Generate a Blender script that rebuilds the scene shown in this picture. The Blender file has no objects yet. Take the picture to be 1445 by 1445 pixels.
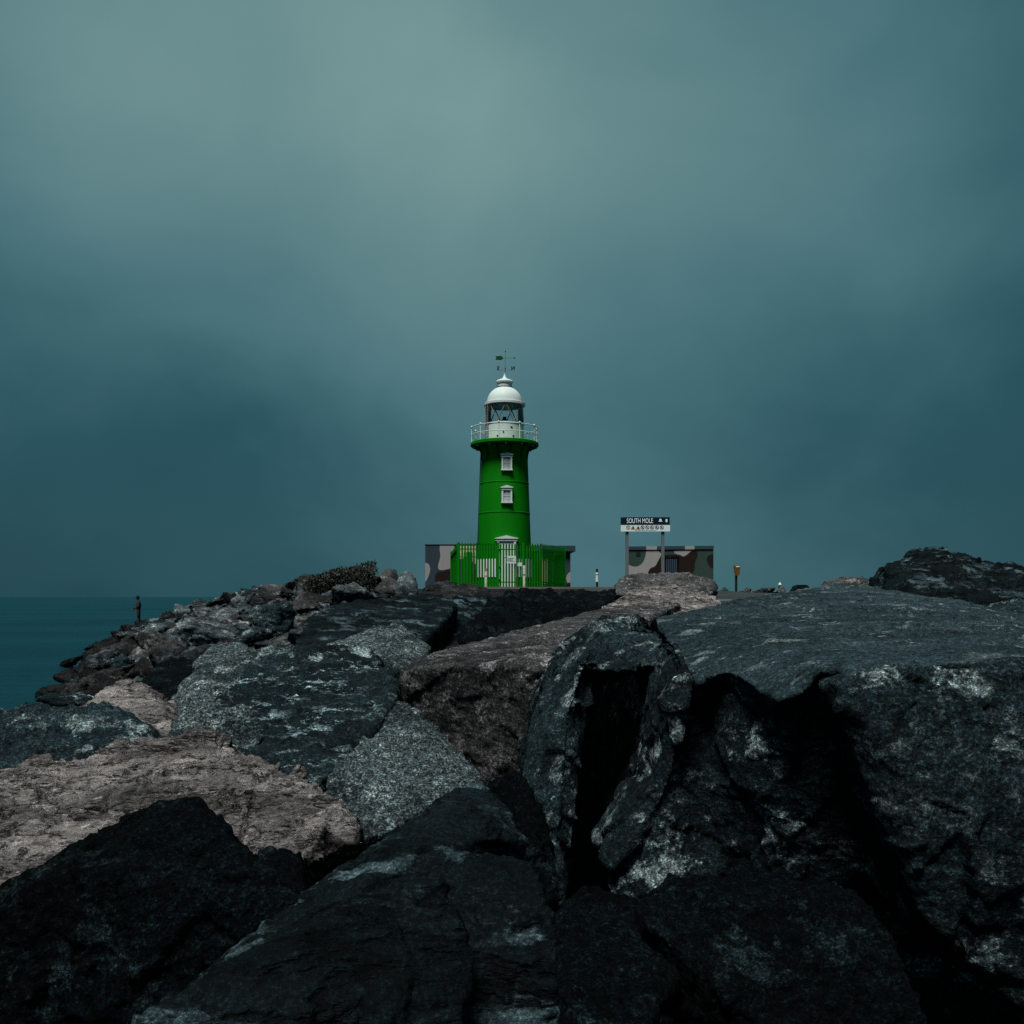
import bpy, bmesh, math, random
import numpy as np
from mathutils import Vector, Matrix

random.seed(7)
R = math.radians
scene = bpy.context.scene
col = scene.collection
F = 1250.0            # focal length in pixels of the 1445 px photograph
HV = 842.0            # sea horizon row
SEA = -4.0            # eye level is z = 0


def P(u, v, y):
    return Vector(((u - 722.5) / F * y, y, (HV - v) / F * y))


# ------------------------------------------------------------------ helpers
def mesh_obj(name, bm, mat=None, parent=None, smooth=False):
    me = bpy.data.meshes.new(name)
    bm.to_mesh(me)
    bm.free()
    if smooth:
        me.polygons.foreach_set('use_smooth', [True] * len(me.polygons))
        me.set_sharp_from_angle(angle=R(38))
    if mat is not None:
        for m in (mat if isinstance(mat, (list, tuple)) else [mat]):
            me.materials.append(m)
    o = bpy.data.objects.new(name, me)
    col.objects.link(o)
    if parent is not None:
        o.parent = parent
    return o


def tag(o, label=None, cat=None, group=None, kind=None):
    if label: o['label'] = label
    if cat: o['category'] = cat
    if group: o['group'] = group
    if kind: o['kind'] = kind
    return o


def empty(name, loc, label, cat, group=None, rz=0.0):
    o = bpy.data.objects.new(name, None)
    o.location = loc
    o.rotation_euler = (0, 0, rz)
    o.empty_display_size = 0.3
    col.objects.link(o)
    return tag(o, label, cat, group)


def copy_thing(root, loc, rz, label=None):
    r = root.copy(); col.objects.link(r)
    r.location = loc; r.rotation_euler = (0, 0, rz)
    if label: r['label'] = label
    for ch in list(root.children):
        c = ch.copy(); col.objects.link(c); c.parent = r
        for g in ch.children:
            d = g.copy(); col.objects.link(d); d.parent = c
    return r


def box(bm, x0, x1, y0, y1, z0, z1, mi=0, rot=None):
    vs = [bm.verts.new((x, y, z)) for x in (x0, x1) for y in (y0, y1) for z in (z0, z1)]
    if rot:
        for v in vs: v.co = rot @ v.co
    for idx in ((0, 1, 3, 2), (4, 6, 7, 5), (0, 4, 5, 1), (2, 3, 7, 6), (0, 2, 6, 4), (1, 5, 7, 3)):
        f = bm.faces.new([vs[i] for i in idx]); f.material_index = mi
    return vs


def tube(bm, pts, r0, r1=None, n=8, cap=True, mi=0):
    """a tapering tube along pts"""
    r1 = r0 if r1 is None else r1
    pts = [Vector(p) for p in pts]
    rings = []
    for i, p in enumerate(pts):
        d = (pts[min(i + 1, len(pts) - 1)] - pts[max(i - 1, 0)]).normalized()
        a = d.cross(Vector((0, 0, 1)))
        if a.length < 1e-3: a = d.cross(Vector((1, 0, 0)))
        a.normalize(); b = d.cross(a)
        r = r0 + (r1 - r0) * i / max(1, len(pts) - 1)
        rings.append([bm.verts.new(p + (a * math.cos(t) + b * math.sin(t)) * r)
                      for t in [2 * math.pi * k / n for k in range(n)]])
    for A, B in zip(rings[:-1], rings[1:]):
        for k in range(n):
            f = bm.faces.new((A[k], A[(k + 1) % n], B[(k + 1) % n], B[k])); f.material_index = mi
    if cap:
        for rr in (rings[0], rings[-1]):
            f = bm.faces.new(rr); f.material_index = mi


def lathe(bm, prof, n=64, cap0=False, cap1=False, mi=0):
    rings = [[bm.verts.new((r * math.cos(2 * math.pi * k / n), r * math.sin(2 * math.pi * k / n), z))
              for k in range(n)] for r, z in prof]
    for A, B in zip(rings[:-1], rings[1:]):
        for k in range(n):
            f = bm.faces.new((A[k], A[(k + 1) % n], B[(k + 1) % n], B[k])); f.material_index = mi
    if cap0: bm.faces.new(rings[0])
    if cap1: bm.faces.new(rings[-1])


def ring_tube(bm, rad, z, r, n=64, m=6):
    rings = []
    for k in range(n):
        a = 2 * math.pi * k / n
        rings.append([bm.verts.new(((rad + r * math.cos(t)) * math.cos(a), (rad + r * math.cos(t)) * math.sin(a),
                                    z + r * math.sin(t))) for t in [2 * math.pi * j / m for j in range(m)]])
    for k in range(n):
        A, B = rings[k], rings[(k + 1) % n]
        for j in range(m):
            bm.faces.new((A[j], B[j], B[(j + 1) % m], A[(j + 1) % m]))


def fix(bm):
    bmesh.ops.recalc_face_normals(bm, faces=bm.faces)
    return bm


# ------------------------------------------------------------------ numpy noise
_rs = np.random.RandomState(11)
_perm = np.concatenate([_rs.permutation(256)] * 3)
_grad = _rs.normal(size=(256, 3)); _grad /= np.linalg.norm(_grad, axis=1)[:, None]


def perlin(p):
    i = np.floor(p).astype(np.int64); f = p - i; i &= 255
    w = f * f * f * (f * (f * 6 - 15) + 10)
    out = 0
    for dx in (0, 1):
        for dy in (0, 1):
            for dz in (0, 1):
                h = _perm[_perm[_perm[i[:, 0] + dx] + i[:, 1] + dy] + i[:, 2] + dz] & 255
                g = _grad[h]
                d = (g[:, 0] * (f[:, 0] - dx) + g[:, 1] * (f[:, 1] - dy) + g[:, 2] * (f[:, 2] - dz))
                wx = w[:, 0] if dx else 1 - w[:, 0]
                wy = w[:, 1] if dy else 1 - w[:, 1]
                wz = w[:, 2] if dz else 1 - w[:, 2]
                out = out + d * wx * wy * wz
    return out * 1.5


def fbm(p, oct=4, gain=0.5, ridged=False):
    s = 0; a = 1.0
    for k in range(oct):
        n = perlin(p * (2.03 ** k) + 17.3 * k)
        if ridged: n = 0.5 - 2 * np.abs(n)
        s = s + a * n; a *= gain
    return s


# ------------------------------------------------------------------ materials
def new_mat(name):
    m = bpy.data.materials.new(name); m.use_nodes = True
    nt = m.node_tree
    b = nt.nodes['Principled BSDF']
    return m, nt, b


def N(nt, t, **kw):
    n = nt.nodes.new(t)
    for k, v in kw.items():
        if k in n.inputs: n.inputs[k].default_value = v
        else: setattr(n, k, v)
    return n


def ramp(nt, src, stops):
    r = nt.nodes.new('ShaderNodeValToRGB')
    while len(r.color_ramp.elements) < len(stops): r.color_ramp.elements.new(0.5)
    for e, (p, c) in zip(r.color_ramp.elements, stops):
        e.position = p
        e.color = (c, c, c, 1) if isinstance(c, (int, float)) else (*c, 1)
    nt.links.new(src, r.inputs[0])
    return r.outputs[0]


def mixc(nt, fac, a, b, blend='MIX'):
    m = nt.nodes.new('ShaderNodeMix'); m.data_type = 'RGBA'; m.blend_type = blend
    for i, x in ((0, fac), (6, a), (7, b)):
        if hasattr(x, 'is_linked'): nt.links.new(x, m.inputs[i])
        elif i == 0: m.inputs[0].default_value = x
        else: m.inputs[i].default_value = (*x, 1)
    return m.outputs[2]


def paint(name, c, rough=0.5, var=0.25, scale=3.0, streak=True, bump=0.0, spec=0.15, dirt=None):
    """painted / weathered surface with procedural wear"""
    m, nt, b = new_mat(name)
    tc = N(nt, 'ShaderNodeTexCoord')
    mp = N(nt, 'ShaderNodeMapping'); nt.links.new(tc.outputs['Object'], mp.inputs[0])
    mp.inputs['Scale'].default_value = (1, 1, 0.25) if streak else (1, 1, 1)
    n = N(nt, 'ShaderNodeTexNoise', Scale=scale, Detail=6.0, Roughness=0.65); nt.links.new(mp.outputs[0], n.inputs[0])
    d = dirt or tuple(x * (1 - var) * 0.8 for x in c)
    f = ramp(nt, n.outputs[0], [(0.42, 0.0), (0.68, 1.0)])
    colr = mixc(nt, f, tuple(c), tuple(a * (1 - var) + bb * var for a, bb in zip(c, d)))
    n2 = N(nt, 'ShaderNodeTexNoise', Scale=scale * 9, Detail=4.0); nt.links.new(tc.outputs['Object'], n2.inputs[0])
    colr = mixc(nt, 0.25, colr, ramp(nt, n2.outputs[0], [(0.3, 0.55), (0.7, 1.0)]), 'MULTIPLY')
    nt.links.new(colr, b.inputs['Base Color'])
    b.inputs['Roughness'].default_value = rough
    b.inputs['Specular IOR Level'].default_value = spec
    if bump:
        bp = N(nt, 'ShaderNodeBump', Strength=bump, Distance=0.01)
        nt.links.new(n2.outputs[0], bp.inputs['Height']); nt.links.new(bp.outputs[0], b.inputs['Normal'])
    return m


def rock_mat(name, dark, mid, light, veins=0.5, patch=1.1, vein_scale=5.0, grain=70.0, stretch=(1, 1, 1),
             rot=(0, 0, 0), bump=0.6, rough=0.8, jitter=0.0, spec=0.1, warm=None, grain_amt=0.6, pits=0.6, edge=(.52, .58), cracks=0.4):
    m, nt, b = new_mat(name)
    tc = N(nt, 'ShaderNodeTexCoord'); oi = N(nt, 'ShaderNodeObjectInfo')
    off = N(nt, 'ShaderNodeVectorMath', operation='SCALE'); off.inputs[0].default_value = (37.0, 91.0, 53.0)
    nt.links.new(oi.outputs['Random'], off.inputs['Scale'])
    add = N(nt, 'ShaderNodeVectorMath', operation='ADD')
    nt.links.new(tc.outputs['Object'], add.inputs[0]); nt.links.new(off.outputs[0], add.inputs[1])
    mp = N(nt, 'ShaderNodeMapping'); mp.inputs['Scale'].default_value = stretch; mp.inputs['Rotation'].default_value = rot
    nt.links.new(add.outputs[0], mp.inputs[0])
    co, iso = mp.outputs[0], add.outputs[0]

    def noise(src, sc, det=6.0, ro=.6, dist=0.0):
        n = N(nt, 'ShaderNodeTexNoise', Scale=sc, Detail=det, Roughness=ro, Distortion=dist); nt.links.new(src, n.inputs[0]); return n.outputs[0]

    def mul(a, b_):
        k = N(nt, 'ShaderNodeMath', operation='MULTIPLY')
        for i_, x in enumerate((a, b_)):
            if isinstance(x, (int, float)): k.inputs[i_].default_value = x
            else: nt.links.new(x, k.inputs[i_])
        return k.outputs[0]
    big = noise(co, patch, 8, .65, .3)
    c = mixc(nt, ramp(nt, big, [(0.40, 0.0), (0.60, 1.0)]), dark, mid)
    if warm:
        c = mixc(nt, ramp(nt, noise(iso, patch * 2.3, 5), [(0.46, 0.0), (0.62, 0.8)]), c, warm)
    vn = noise(co, vein_scale, 12, .74, .25)
    vf = ramp(nt, vn, [(edge[0], 0.0), (edge[1], 1.0)])
    rf = ramp(nt, noise(iso, patch * 1.7, 3), [(0.40, 0.05), (0.60, 1.0)])
    c = mixc(nt, mul(mul(vf, rf), veins), c, light)
    # mineral grains: each crystal its own tone, broken up by finer noise
    cr = noise(iso, grain, 3, .85)
    c = mixc(nt, grain_amt, c, ramp(nt, cr, [(0.40, 0.06), (0.49, 0.55), (0.56, 1.5), (0.64, 4.6)]), 'MULTIPLY')
    gn = noise(iso, grain * .35, 5, .75)
    c = mixc(nt, grain_amt, c, ramp(nt, gn, [(0.38, 0.12), (0.52, 0.95), (0.64, 2.2)]), 'MULTIPLY')
    # pits and hairline cracks
    pn = noise(co, vein_scale * 3.1, 8, .7)
    c = mixc(nt, pits, c, ramp(nt, pn, [(0.36, 0.08), (0.47, 1.0)]), 'MULTIPLY')
    ck = noise(co, max(.9, vein_scale * .55), 7, .55, .3)
    cf = ramp(nt, ck, [(.478, 1.0), (.497, 0.0), (.503, 0.0), (.522, 1.0)])
    if cracks:
        c = mixc(nt, cracks, c, ramp(nt, cf, [(0.0, .10), (.7, 1.0)]), 'MULTIPLY')
    if jitter:
        jm = N(nt, 'ShaderNodeMapRange'); nt.links.new(oi.outputs['Random'], jm.inputs[0])
        jm.inputs[3].default_value = 1 - jitter; jm.inputs[4].default_value = 1 + jitter
        cc = N(nt, 'ShaderNodeCombineColor')
        for i in range(3): nt.links.new(jm.outputs[0], cc.inputs[i])
        c = mixc(nt, 1.0, c, cc.outputs[0], 'MULTIPLY')
    nt.links.new(c, b.inputs['Base Color'])
    b.inputs['Roughness'].default_value = rough; b.inputs['Specular IOR Level'].default_value = spec
    b1 = N(nt, 'ShaderNodeBump', Strength=bump, Distance=0.08); nt.links.new(vn, b1.inputs['Height'])
    b2 = N(nt, 'ShaderNodeBump', Strength=bump, Distance=0.035)
    nt.links.new(pn, b2.inputs['Height']); nt.links.new(b1.outputs[0], b2.inputs['Normal'])
    b4 = N(nt, 'ShaderNodeBump', Strength=min(1, cracks), Distance=0.03)
    nt.links.new(cf, b4.inputs['Height']); nt.links.new(b2.outputs[0], b4.inputs['Normal']); b2 = b4
    b3 = N(nt, 'ShaderNodeBump', Strength=bump, Distance=0.012)
    nt.links.new(gn, b3.inputs['Height']); nt.links.new(b2.outputs[0], b3.inputs['Normal'])
    nt.links.new(b3.outputs[0], b.inputs['Normal'])
    return m


M = {}
M['granite'] = rock_mat('dark_granite', (0.0036, 0.0086, 0.0108), (0.0130, 0.0270, 0.0320), (0.2125, 0.2812, 0.2875), veins=.95, patch=1.0,
                        vein_scale=4, stretch=(1, 1, 1.5), rot=(.4, .5, 0), grain=85, jitter=.12, spec=.08, grain_amt=.7, edge=(.53, .58))
M['mottled'] = rock_mat('mottled_granite', (0.0029, 0.0082, 0.0103), (0.0100, 0.0205, 0.0242), (0.2280, 0.3360, 0.3540), veins=.9, patch=1.4,
                        vein_scale=7, stretch=(.7, 1.5, 1.5), rot=(.2, .3, .35), grain=70, spec=.08, grain_amt=.6, edge=(.535, .575))
M['speckled'] = rock_mat('speckled_grey_granite', (0.0169, 0.0269, 0.0300), (0.0600, 0.0838, 0.0887), (0.2210, 0.2795, 0.2860), veins=.6, patch=1.5,
                          vein_scale=6, rot=(.3, .2, .1), grain=75, spec=.08, grain_amt=.85, edge=(.52, .58), pits=.7)
M['slab'] = rock_mat('blue_grey_lit_top', (0.0126, 0.0246, 0.0294), (0.0264, 0.0486, 0.0564), (0.2080, 0.2665, 0.2730), veins=.65, patch=.9,
                     vein_scale=4.5, stretch=(.8, 1.5, 1.5), rot=(.1, .1, .4), grain=85, spec=.08, grain_amt=.45, edge=(.55, .59), pits=.5)  # weathered top of the right boulder, with its light put into the paler tone
M['pale'] = rock_mat('pale_gneiss', (0.1054, 0.1037, 0.1020), (0.3145, 0.2992, 0.2856), (0.5760, 0.5440, 0.5200), veins=.8, patch=2.2,
                     vein_scale=5, stretch=(.45, 1.4, 2.6), rot=(.35, .12, .3), grain=62, bump=1.4, grain_amt=.2, pits=1.0, cracks=.95)
M['brown'] = rock_mat('brown_granite', (0.0232, 0.0253, 0.0264), (0.0744, 0.0776, 0.0784), (0.2480, 0.2528, 0.2528), veins=.75, patch=1.6,
                      vein_scale=6, grain=62, bump=.9, grain_amt=.58)
M['slate'] = rock_mat('dark_slate', (0.0014, 0.0034, 0.0043), (0.0039, 0.0081, 0.0101), (.075, .125, .14), veins=.8, patch=1.0, cracks=.7,
                      vein_scale=3, stretch=(.6, 1.5, 2.5), rot=(.5, .6, .2), grain=95, bump=.5, rough=.65, grain_amt=.45, spec=.05)
M['black'] = rock_mat('black_rock', (0.0006, 0.0015, 0.0019), (0.0019, 0.0043, 0.0056), (0.0198, 0.0378, 0.0441), veins=.5, patch=1.2,
                      vein_scale=5, grain=85, bump=.8, grain_amt=.75, spec=.04)
M['grey'] = rock_mat('grey_boulder', (0.0082, 0.0139, 0.0166), (0.0631, 0.0812, 0.0868), (0.2205, 0.2632, 0.2698), veins=.75, patch=1.2,
                     vein_scale=3.6, stretch=(1, 1, 1.8), rot=(.5, .3, 0), grain=30, jitter=.75, bump=1.0, grain_amt=.36)
M['rust'] = rock_mat('brownish_boulder', (0.0084, 0.0097, 0.0104), (0.0552, 0.0567, 0.0579), (0.1871, 0.1937, 0.1968), veins=.7, patch=1.2,
                     vein_scale=3.6, grain=30, jitter=.75, bump=1.0, grain_amt=.36)
M['wet'] = rock_mat('wet_black_boulder', (.0008, .0015, .0019), (.0030, .0046, .0054), (.018, .023, .026), veins=.4, patch=1.4,
                    vein_scale=4, grain=30, bump=.9, rough=.55, jitter=.3, grain_amt=.5, spec=.1)


# ------------------------------------------------------------------ boulders
def voxelize(bm, voxel):
    me = bpy.data.meshes.new('tmp'); bm.to_mesh(me); bm.free()
    o = bpy.data.objects.new('tmp', me); col.objects.link(o)
    md = o.modifiers.new('r', 'REMESH'); md.mode = 'VOXEL'; md.voxel_size = voxel
    bpy.context.view_layer.update()
    dg = bpy.context.evaluated_depsgraph_get()
    out = bpy.data.meshes.new_from_object(o.evaluated_get(dg))
    bpy.data.objects.remove(o); bpy.data.meshes.remove(me)
    return out


def smooth_np(co, edges, it, lam=0.5):
    n = len(co)
    deg = np.bincount(edges.ravel(), minlength=n).astype(float)[:, None]
    for _ in range(it):
        s = np.zeros_like(co)
        for ax in range(3):
            s[:, ax] = (np.bincount(edges[:, 0], weights=co[edges[:, 1], ax], minlength=n)
                        + np.bincount(edges[:, 1], weights=co[edges[:, 0], ax], minlength=n))
        co = co + lam * (s / np.maximum(deg, 1) - co)
    return co


def hull_bm(bm, pts, chops=0, rnd=None):
    """convex hull of pts; with chops, random corners broken off along planes"""
    t = bmesh.new()
    for p in pts: t.verts.new(p)
    bmesh.ops.convex_hull(t, input=t.verts)
    bmesh.ops.delete(t, geom=[v for v in t.verts if not v.link_faces], context='VERTS')
    for _ in range(chops):
        d = Vector((rnd.gauss(0, 1), rnd.gauss(0, 1), rnd.gauss(0, 1))).normalized()
        ds = sorted((v.co.dot(d) for v in t.verts))
        if len(ds) < 5: break
        cut = ds[-1] - (ds[-1] - ds[0]) * rnd.uniform(0.03, 0.10)
        bmesh.ops.bisect_plane(t, geom=t.verts[:] + t.edges[:] + t.faces[:], plane_co=d * cut, plane_no=d, clear_outer=True)
        cos = [v.co.copy() for v in t.verts]
        t.free(); t = bmesh.new()
        for p in cos: t.verts.new(p)
        bmesh.ops.convex_hull(t, input=t.verts)
        bmesh.ops.delete(t, geom=[v for v in t.verts if not v.link_faces], context='VERTS')
    vm = {v: bm.verts.new(v.co) for v in t.verts}
    for f in t.faces: bm.faces.new([vm[v] for v in f.verts])
    t.free()


def facets(p, seed):
    """piecewise planar breakage: every cell of a jittered grid is a tilted flat of its own"""
    rs_ = np.random.RandomState(seed % 1000 + 3)
    i0 = np.floor(p).astype(np.int64); best = np.full(len(p), 9e9); val = np.zeros(len(p))
    jit = rs_.rand(256, 3); tilt = rs_.normal(size=(256, 3)) * .5; lift = rs_.normal(size=256) * .16
    for dx in (-1, 0, 1):
        for dy in (-1, 0, 1):
            for dz in (-1, 0, 1):
                c = i0 + np.array([dx, dy, dz])
                h = _perm[_perm[_perm[c[:, 0] & 255] + (c[:, 1] & 255)] + (c[:, 2] & 255)] & 255
                d = p - (c + jit[h]); r = (d * d).sum(1); w = r < best
                best = np.where(w, r, best); val = np.where(w, (d * tilt[h]).sum(1) + lift[h], val)
    return val


def rough_rock(me, seed, amp, size, strata=None, smooth=4, crisp=1.0):
    """weather a voxel mesh: rounded arrises, broken facets, layered grain"""
    n = len(me.vertices)
    co = np.empty(n * 3); me.vertices.foreach_get('co', co); co = co.reshape(-1, 3)
    ed = np.empty(len(me.edges) * 2, dtype=np.int64); me.edges.foreach_get('vertices', ed); ed = ed.reshape(-1, 2)
    co = smooth_np(co, ed, smooth)
    me.vertices.foreach_set('co', co.ravel()); me.update()
    nr = np.empty(n * 3); me.vertex_normals.foreach_get('vector', nr); nr = nr.reshape(-1, 3)
    q = co / size + seed * 3.7
    wq = q + .05 * np.stack([perlin(q * 3 + 7), perlin(q * 3 + 27), perlin(q * 3 + 47)], 1)
    d = 0.45 * fbm(q * 1.6, 3)
    d += 1.5 * crisp * facets(wq * 2.1, seed) + .95 * crisp * facets(wq * 5.3 + 9, seed + 1) + .55 * crisp * facets(wq * 12 + 3, seed + 2)
    d += 0.18 * crisp * fbm(q * np.array([3.5, 3.5, 5.5]) + 5, 4, .6, ridged=True)
    d += 0.26 * fbm(q * 14 + 9, 4, .7)
    if strata is not None:
        ax = np.array(strata[:3]); ax = ax / np.linalg.norm(ax)
        t = co @ ax * strata[3] / size + 0.6 * fbm(q * 1.3 + 50, 3)
        s1 = np.stack([t * 3, q[:, 0] * .8, q[:, 1] * .8], 1)
        d += strata[4] * fbm(s1, 5, .62, ridged=True)
    co = co + nr * (d * amp)[:, None]
    me.vertices.foreach_set('co', co.ravel())
    me.polygons.foreach_set('use_smooth', np.ones(len(me.polygons), dtype=bool))
    me.update()
    return me


def link_mesh(name, me, mat, loc=(0, 0, 0)):
    me.name = name
    me.materials.clear(); me.materials.append(mat)
    o = bpy.data.objects.new(name, me); col.objects.link(o); o.location = loc
    return o


_seed = [0]


def boulder(label, mat, hulls, group=None, back=0.6, drop=0.25, zb=None, amp=None, voxel=None, strata=None,
            smooth=2, chops=3, crisp=1.0, name='boulder', cat='boulder'):
    """hulls: lists of (u, v, distance) for the faces seen; each body gets its own depth behind and below."""
    _seed[0] += 1
    rnd = random.Random(_seed[0])
    if not isinstance(hulls[0], list): hulls = [hulls]
    allp, bm = [], bmesh.new()
    for h in hulls:
        bk, dr, z0 = back, drop, zb
        pts = []
        h = [x for x in h]
        if isinstance(h[0], dict):
            bk = h[0].get('back', bk); dr = h[0].get('drop', dr); z0 = h[0].get('zb', z0); h = h[1:]
        fp = [P(*x) for x in h]
        cx = sum((p for p in fp), Vector()) / len(fp)
        pts += fp
        for p in fp:
            pts.append(Vector((p.x + (cx.x - p.x) * .25, p.y + bk, p.z - dr)))
            if z0 is not None:
                pts.append(Vector((p.x + (cx.x - p.x) * .15, p.y + (cx.y - p.y) * .2 + bk * .3, min(z0, p.z))))
        hull_bm(bm, pts, chops if len(hulls) == 1 else 0, rnd)
        allp += fp
    c = sum(allp, Vector()) / len(allp)
    bmesh.ops.translate(bm, verts=bm.verts, vec=-c)
    bmesh.ops.recalc_face_normals(bm, faces=bm.faces)
    vx = voxel or max(0.013, c.y * 0.0042)
    us = [p.x for p in allp]; sz = max(0.3, (max(us) - min(us)) * .5)
    a = amp if amp is not None else sz * 0.045
    me = rough_rock(voxelize(bm, vx), _seed[0], a, sz, strata, smooth, crisp)
    o = link_mesh(name, me, M[mat], c)
    return tag(o, label, cat, group)


# the foreground, near to far --------------------------------------------------
G1 = 'large boulders in the foreground'
boulder('broad flat blue-grey top of the largest rock, coloured lighter for its light, across the right foreground', 'slab', [
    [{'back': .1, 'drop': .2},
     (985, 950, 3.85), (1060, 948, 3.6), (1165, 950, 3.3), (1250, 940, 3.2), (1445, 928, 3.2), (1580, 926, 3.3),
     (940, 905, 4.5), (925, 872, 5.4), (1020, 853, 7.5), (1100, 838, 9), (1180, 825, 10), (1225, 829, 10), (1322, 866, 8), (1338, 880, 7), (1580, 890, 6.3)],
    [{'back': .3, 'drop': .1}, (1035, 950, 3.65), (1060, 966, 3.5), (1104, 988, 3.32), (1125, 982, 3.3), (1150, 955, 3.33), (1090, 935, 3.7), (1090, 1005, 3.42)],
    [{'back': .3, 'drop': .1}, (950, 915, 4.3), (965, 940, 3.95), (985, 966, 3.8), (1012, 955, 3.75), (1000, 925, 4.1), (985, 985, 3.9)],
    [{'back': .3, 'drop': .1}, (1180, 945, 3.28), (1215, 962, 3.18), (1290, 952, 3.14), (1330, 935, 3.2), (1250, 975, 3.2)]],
    G1, amp=.026, voxel=.013, smooth=1, chops=0, crisp=.75)  # top of the boulder below; contrast of lit top and shaded front partly coloured in
boulder('huge near-black fractured boulder with a deep hollow, under its own lighter-coloured top', 'granite', [
    # core under the slab
    [{'back': .5, 'drop': .5, 'zb': -1.9},
     (1000, 975, 3.9), (1060, 975, 3.68), (1105, 1000, 3.46), (1165, 980, 3.4), (1250, 985, 3.4), (1560, 980, 3.5),
     (925, 905, 5.4), (1020, 890, 7.0), (1180, 870, 9), (1560, 930, 6.5),
     (985, 1000, 3.98), (975, 1110, 4.12), (930, 1230, 4.15), (1020, 1300, 4.0), (1230, 1290, 3.65)],
    # bulging right front face
    [{'back': 1.2, 'drop': .1},
     (1168, 966, 3.22), (1250, 946, 3.13), (1445, 933, 3.12), (1580, 932, 3.18), (1275, 1080, 3.02), (1300, 1180, 3.04), (1445, 1160, 2.98),
     (1350, 1340, 3.1), (1445, 1420, 3.05), (1560, 1420, 3.0), (1560, 1150, 2.98), (1215, 1010, 3.12), (1300, 1290, 3.08)],
    # left fin with its grey side
    [{'back': 1.0, 'drop': .1},
     (735, 1092, 4.5), (772, 962, 5.0), (800, 916, 5.2), (838, 886, 5.3), (848, 884, 5.0), (822, 930, 4.7), (803, 1000, 4.5),
     (793, 1100, 4.35), (786, 1175, 4.2), (762, 1180, 4.3), (760, 1300, 4.2), (790, 1300, 4.1)],
    # pale tilted facet bridging the hollow
    [{'back': 1.2, 'drop': .15},
     (838, 888, 5.0), (870, 872, 5.3), (915, 870, 5.2), (940, 903, 4.5), (925, 935, 4.25), (880, 950, 4.3), (838, 948, 4.6), (825, 935, 4.8)],
    # dark pillar
    [{'back': .9, 'drop': .05},
     (945, 905, 4.15), (965, 925, 3.95), (978, 962, 3.8), (972, 1000, 3.7), (935, 1005, 3.8), (924, 950, 4.1)],
    [{'back': .8, 'drop': .05},
     (935, 1000, 3.85), (972, 1000, 3.75), (955, 1075, 3.8), (930, 1085, 3.82), (915, 1120, 3.85), (935, 1130, 3.8)],
    [{'back': .6, 'drop': .05},
     (915, 1115, 3.85), (938, 1120, 3.8), (848, 1212, 3.78), (862, 1228, 3.74), (905, 1190, 3.78)],
    # broken dark front running right from the ridge
    [{'back': .8, 'drop': .05},
     (960, 1000, 3.9), (940, 1080, 3.92), (862, 1228, 3.82), (900, 1330, 3.7), (1010, 1310, 3.95), (1180, 1270, 3.95), (1080, 1100, 4.0), (1040, 1010, 4.0)],
    [{'back': .9, 'drop': .05},
     (1010, 988, 3.9), (1045, 976, 3.78), (1130, 1060, 3.72), (1195, 1150, 3.68), (1150, 1180, 3.76), (1060, 1080, 3.9)],
], G1, amp=.034, voxel=.012, smooth=1, strata=(.5, .3, .8, 1.0, .25), crisp=.85)
boulder('dark lump of rock low at the bottom right, under the huge slab', 'black', [
    (960, 1236, 3.15), (1080, 1236, 3.2), (1200, 1258, 2.95), (1290, 1330, 2.75), (1345, 1440, 2.6), (1100, 1480, 2.5), (960, 1350, 2.75), (900, 1290, 2.95)],
    G1, back=.7, zb=-1.7, voxel=.013)
boulder('block-shaped brown boulder with flat top, left of the huge slab', 'brown', [
    (566, 950, 6.2), (600, 941, 6.0), (700, 940, 5.8), (775, 940, 5.6), (815, 925, 5.6), (597, 924, 6.8), (700, 905, 7.8), (760, 889, 9), (840, 865, 11),
    (900, 846, 13), (960, 852, 12), (558, 985, 6.25), (600, 1022, 6.1), (700, 1105, 5.95), (745, 1110, 5.9), (800, 1110, 5.85)],
    G1, back=.5, drop=.4, zb=-1.9, amp=.022, voxel=.018, chops=0, smooth=1, crisp=.7)
boulder('big black boulder with thin white mottling, left of the brown block', 'mottled', [
    (312, 972, 6.15), (400, 946, 6.6), (455, 929, 7), (545, 942, 6.7), (557, 951, 6.4), (562, 985, 5.9), (545, 1010, 5.5),
    (470, 1088, 4.75), (440, 1110, 4.6), (300, 1062, 5.0), (275, 1047, 5.2)],
    G1, back=.9, drop=.35, zb=-1.8, amp=.030, voxel=.016, chops=0, smooth=1, crisp=.7)
boulder('bright speckled grey boulder between the black mottled boulder and the dark wedge', 'speckled', [
    (556, 985, 5.95), (575, 992, 5.85), (612, 1024, 5.55), (657, 1072, 5.1), (684, 1102, 4.8), (640, 1116, 4.55), (548, 1174, 4.2), (490, 1194, 4.1),
    (455, 1150, 4.3), (462, 1100, 4.6), (510, 1040, 5.2)],
    G1, back=.5, drop=.4, zb=-1.8, amp=.022, voxel=.015, chops=0, smooth=1, crisp=.6)
boulder('speckled grey rock wedged between pointed rock and black mottled boulder', 'speckled', [
    (236, 1046, 5.15), (246, 1010, 5.6), (272, 984, 6.0), (306, 971, 6.2), (345, 985, 6.0), (372, 1035, 5.25), (352, 1080, 4.9), (300, 1080, 4.9)],
    G1, back=.6, drop=.4, zb=-1.8, amp=.026, voxel=.016, chops=1, smooth=1)
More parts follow.
